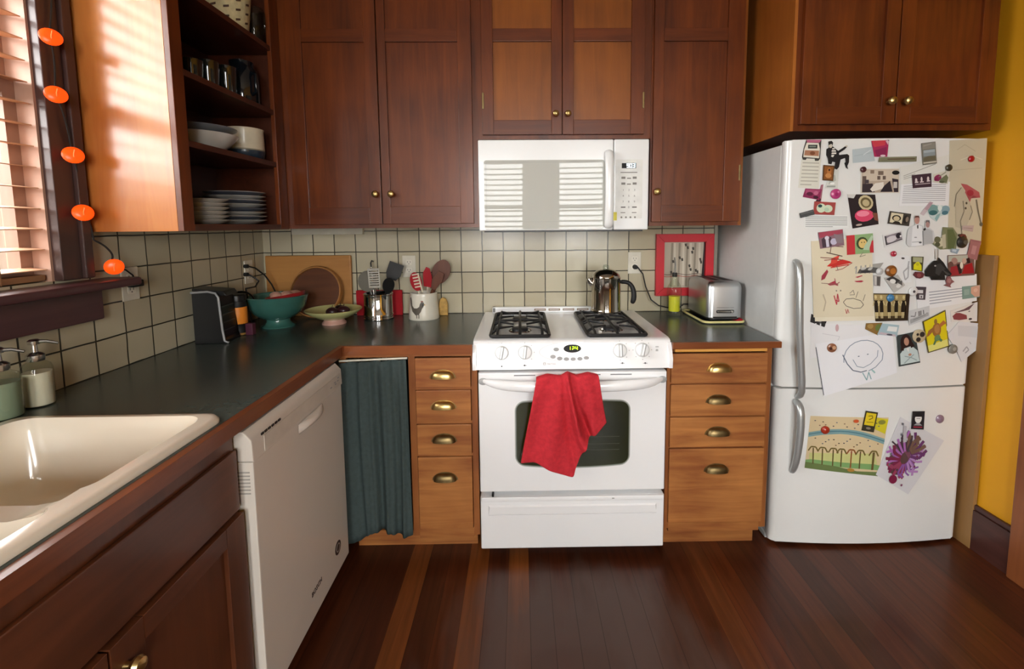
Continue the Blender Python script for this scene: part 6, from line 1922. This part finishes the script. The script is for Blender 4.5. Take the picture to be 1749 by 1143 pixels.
paper('card', 'yellow card with a black frame at the top of the tree painting', 'card', ((1477.5, 701), (1498.5, 704), (1491, 738), (1470, 734.5)), '3a3626', [('r', 'dcc426', .1, .9, .08, .7), ('l', '6a5a1c', ((.3, .25), (.6, .2), (.66, .32), (.4, .42)), 1.4), ('l', '8a7a20', ((.24, .55), (.8, .52)), 1.2), ('e', '8a8070', .5, .84, .2, .06)], 2)
magnet('red ball magnet on the tree painting', 1408, 733.5, 7.2, 'a83420', 3, .9)
pp_ = random.Random(5)
paper('purple_painting', "child's painting of purple and brown splashes on tilted white paper", 'painting', ((1537, 712), (1613, 753), (1550, 844), (1496, 811)), 'd2d2d6',
      [('e', '7a4a5c', .42, .52, .3, .26), ('e', '5e4444', .36, .66, .24, .2)] + [('l', ('8a5aa0', 'a86ab0', '6a3a6a', '96405c', '4a3a44', 'b488c0', '7a2848', '74584c')[k % 8], ((.45 + .1 * math.cos(k * 2.4), .52 + .12 * math.sin(k * 2.4)), (.45 + .28 * math.cos(k * 2.4 + .15), .52 + .28 * math.sin(k * 2.4 + .15)), (.45 + (.36 + .12 * ((k * 7) % 5) / 5) * math.cos(k * 2.4 + .4 - .3 * (k % 3)), .5 + (.34 + .12 * ((k * 3) % 4) / 4) * math.sin(k * 2.4 + .4 - .3 * (k % 3)))), 3 + (k * 5) % 4) for k in range(34)] +
      [('e', ('6a6a70', '4a444c', '7a3a5a')[k % 3], .08 + (k * .29) % .84, .08 + (k * .17) % .86, .022, .02) for k in range(10)] + [('p', 'b4b2b8', ((.1, .1), (.16, .08), (.3, .3), (.24, .34))), ('e', '7a1e40', .42, .92, .1, .07)], 1)
paper('card', 'black card with a white masked face at the top of the purple painting', 'card', ((1557, 702), (1577.5, 701.5), (1575.5, 733), (1554, 732)), '26242a', [('e', 'e4e4e2', .5, .4, .28, .26), ('p', '1e1c20', ((.2, .3), (.3, .1), (.7, .1), (.8, .3), (.5, .2))), ('l', '8a888c', ((.34, .4), (.66, .4)), 1.2), ('p', '9a989c', ((.15, .78), (.4, .64), (.6, .64), (.85, .78))), ('r', 'a8344a', .15, .85, .84, .9)], 3)
magnet('mauve ball magnet alone at the right of the lower door', 1604.5, 715.5, 6.6, '8a7284', 0, .8)

# ------------------------------------------------------------------ daylight and render settings
def window_light(name, x, y, z, sx, sz, rot, power, col):
    ld = bpy.data.lights.new(name, 'AREA')
    ld.shape = 'RECTANGLE'
    ld.size, ld.size_y = sx, sz
    ld.energy = power
    ld.color = col
    o = bpy.data.objects.new(name, ld)
    COL.objects.link(o)
    o.location = (x, y, z)
    o.rotation_euler = rot
    return o


# bright overcast sky just outside each window
for i, (a, b, c, d) in enumerate(RW):
    window_light('daylight', (a + b) / 2, YR - .45, (c + d) / 2 + .1, b - a + .5, d - c + .5, (PI / 2, 0, 0), 215, (1, .99, .965))
window_light('daylight', XL - 1.9, -2.3, 2.85, 6.0, 2.0, (PI / 2 - .25, 0, -PI / 2), 640, (1, .975, .94))
# board fence added beyond the left window to dim its lower half
mb = MB()
for k in range(46):
    mb.box(XL - 1.5, XL - 1.475, -4.6 + k * .14, -4.465 + k * .14, 0, 1.74, wood('fence', 'a08a7c', 'c0a696', 'z', .7, 0), .004)
for z in (.5, 1.5): mb.box(XL - 1.53, XL - 1.5, -4.6, 1.84, z, z + .09, wood('fence', 'a08a7c', 'c0a696', 'z', .7, 0))
tag(mb.build('added_fence'), 'added board fence dimming the lower view of the window left of the sink', 'fence')

w = bpy.data.worlds.new('sky')
scn.world = w
w.use_nodes = True
nt = w.node_tree
bg = nt.nodes['Background']
tc = nt.nodes.new('ShaderNodeTexCoord')
sp = nt.nodes.new('ShaderNodeSeparateXYZ')
rp = nt.nodes.new('ShaderNodeValToRGB')
mr = nt.nodes.new('ShaderNodeMapRange')
mr.inputs['From Min'].default_value = -1
mr.inputs['From Max'].default_value = 1
nt.links.new(tc.outputs['Generated'], sp.inputs[0])
nt.links.new(sp.outputs[2], mr.inputs['Value'])
nt.links.new(mr.outputs[0], rp.inputs['Fac'])
rp.color_ramp.elements[0].position = .44
rp.color_ramp.elements[0].color = (.10, .09, .06, 1)
rp.color_ramp.elements[1].position = .54
rp.color_ramp.elements[1].color = (.9, .95, 1, 1)
nt.links.new(rp.outputs['Color'], bg.inputs['Color'])
bg.inputs['Strength'].default_value = 4.0

vs = scn.view_settings
scn.display_settings.display_device = 'sRGB'
vs.view_transform = 'Standard'
vs.look = 'None'
vs.exposure = 0.12
vs.gamma = 1.0
vs.use_curve_mapping = False
scn.cycles.use_denoising = True
scn.cycles.max_bounces = 10
scn.cycles.diffuse_bounces = 5
scn.cycles.glossy_bounces = 5
scn.cycles.transmission_bounces = 6
scn.cycles.transparent_max_bounces = 12
scn.cycles.sample_clamp_indirect = 6
scn.cycles.caustics_reflective = False
scn.cycles.caustics_refractive = False
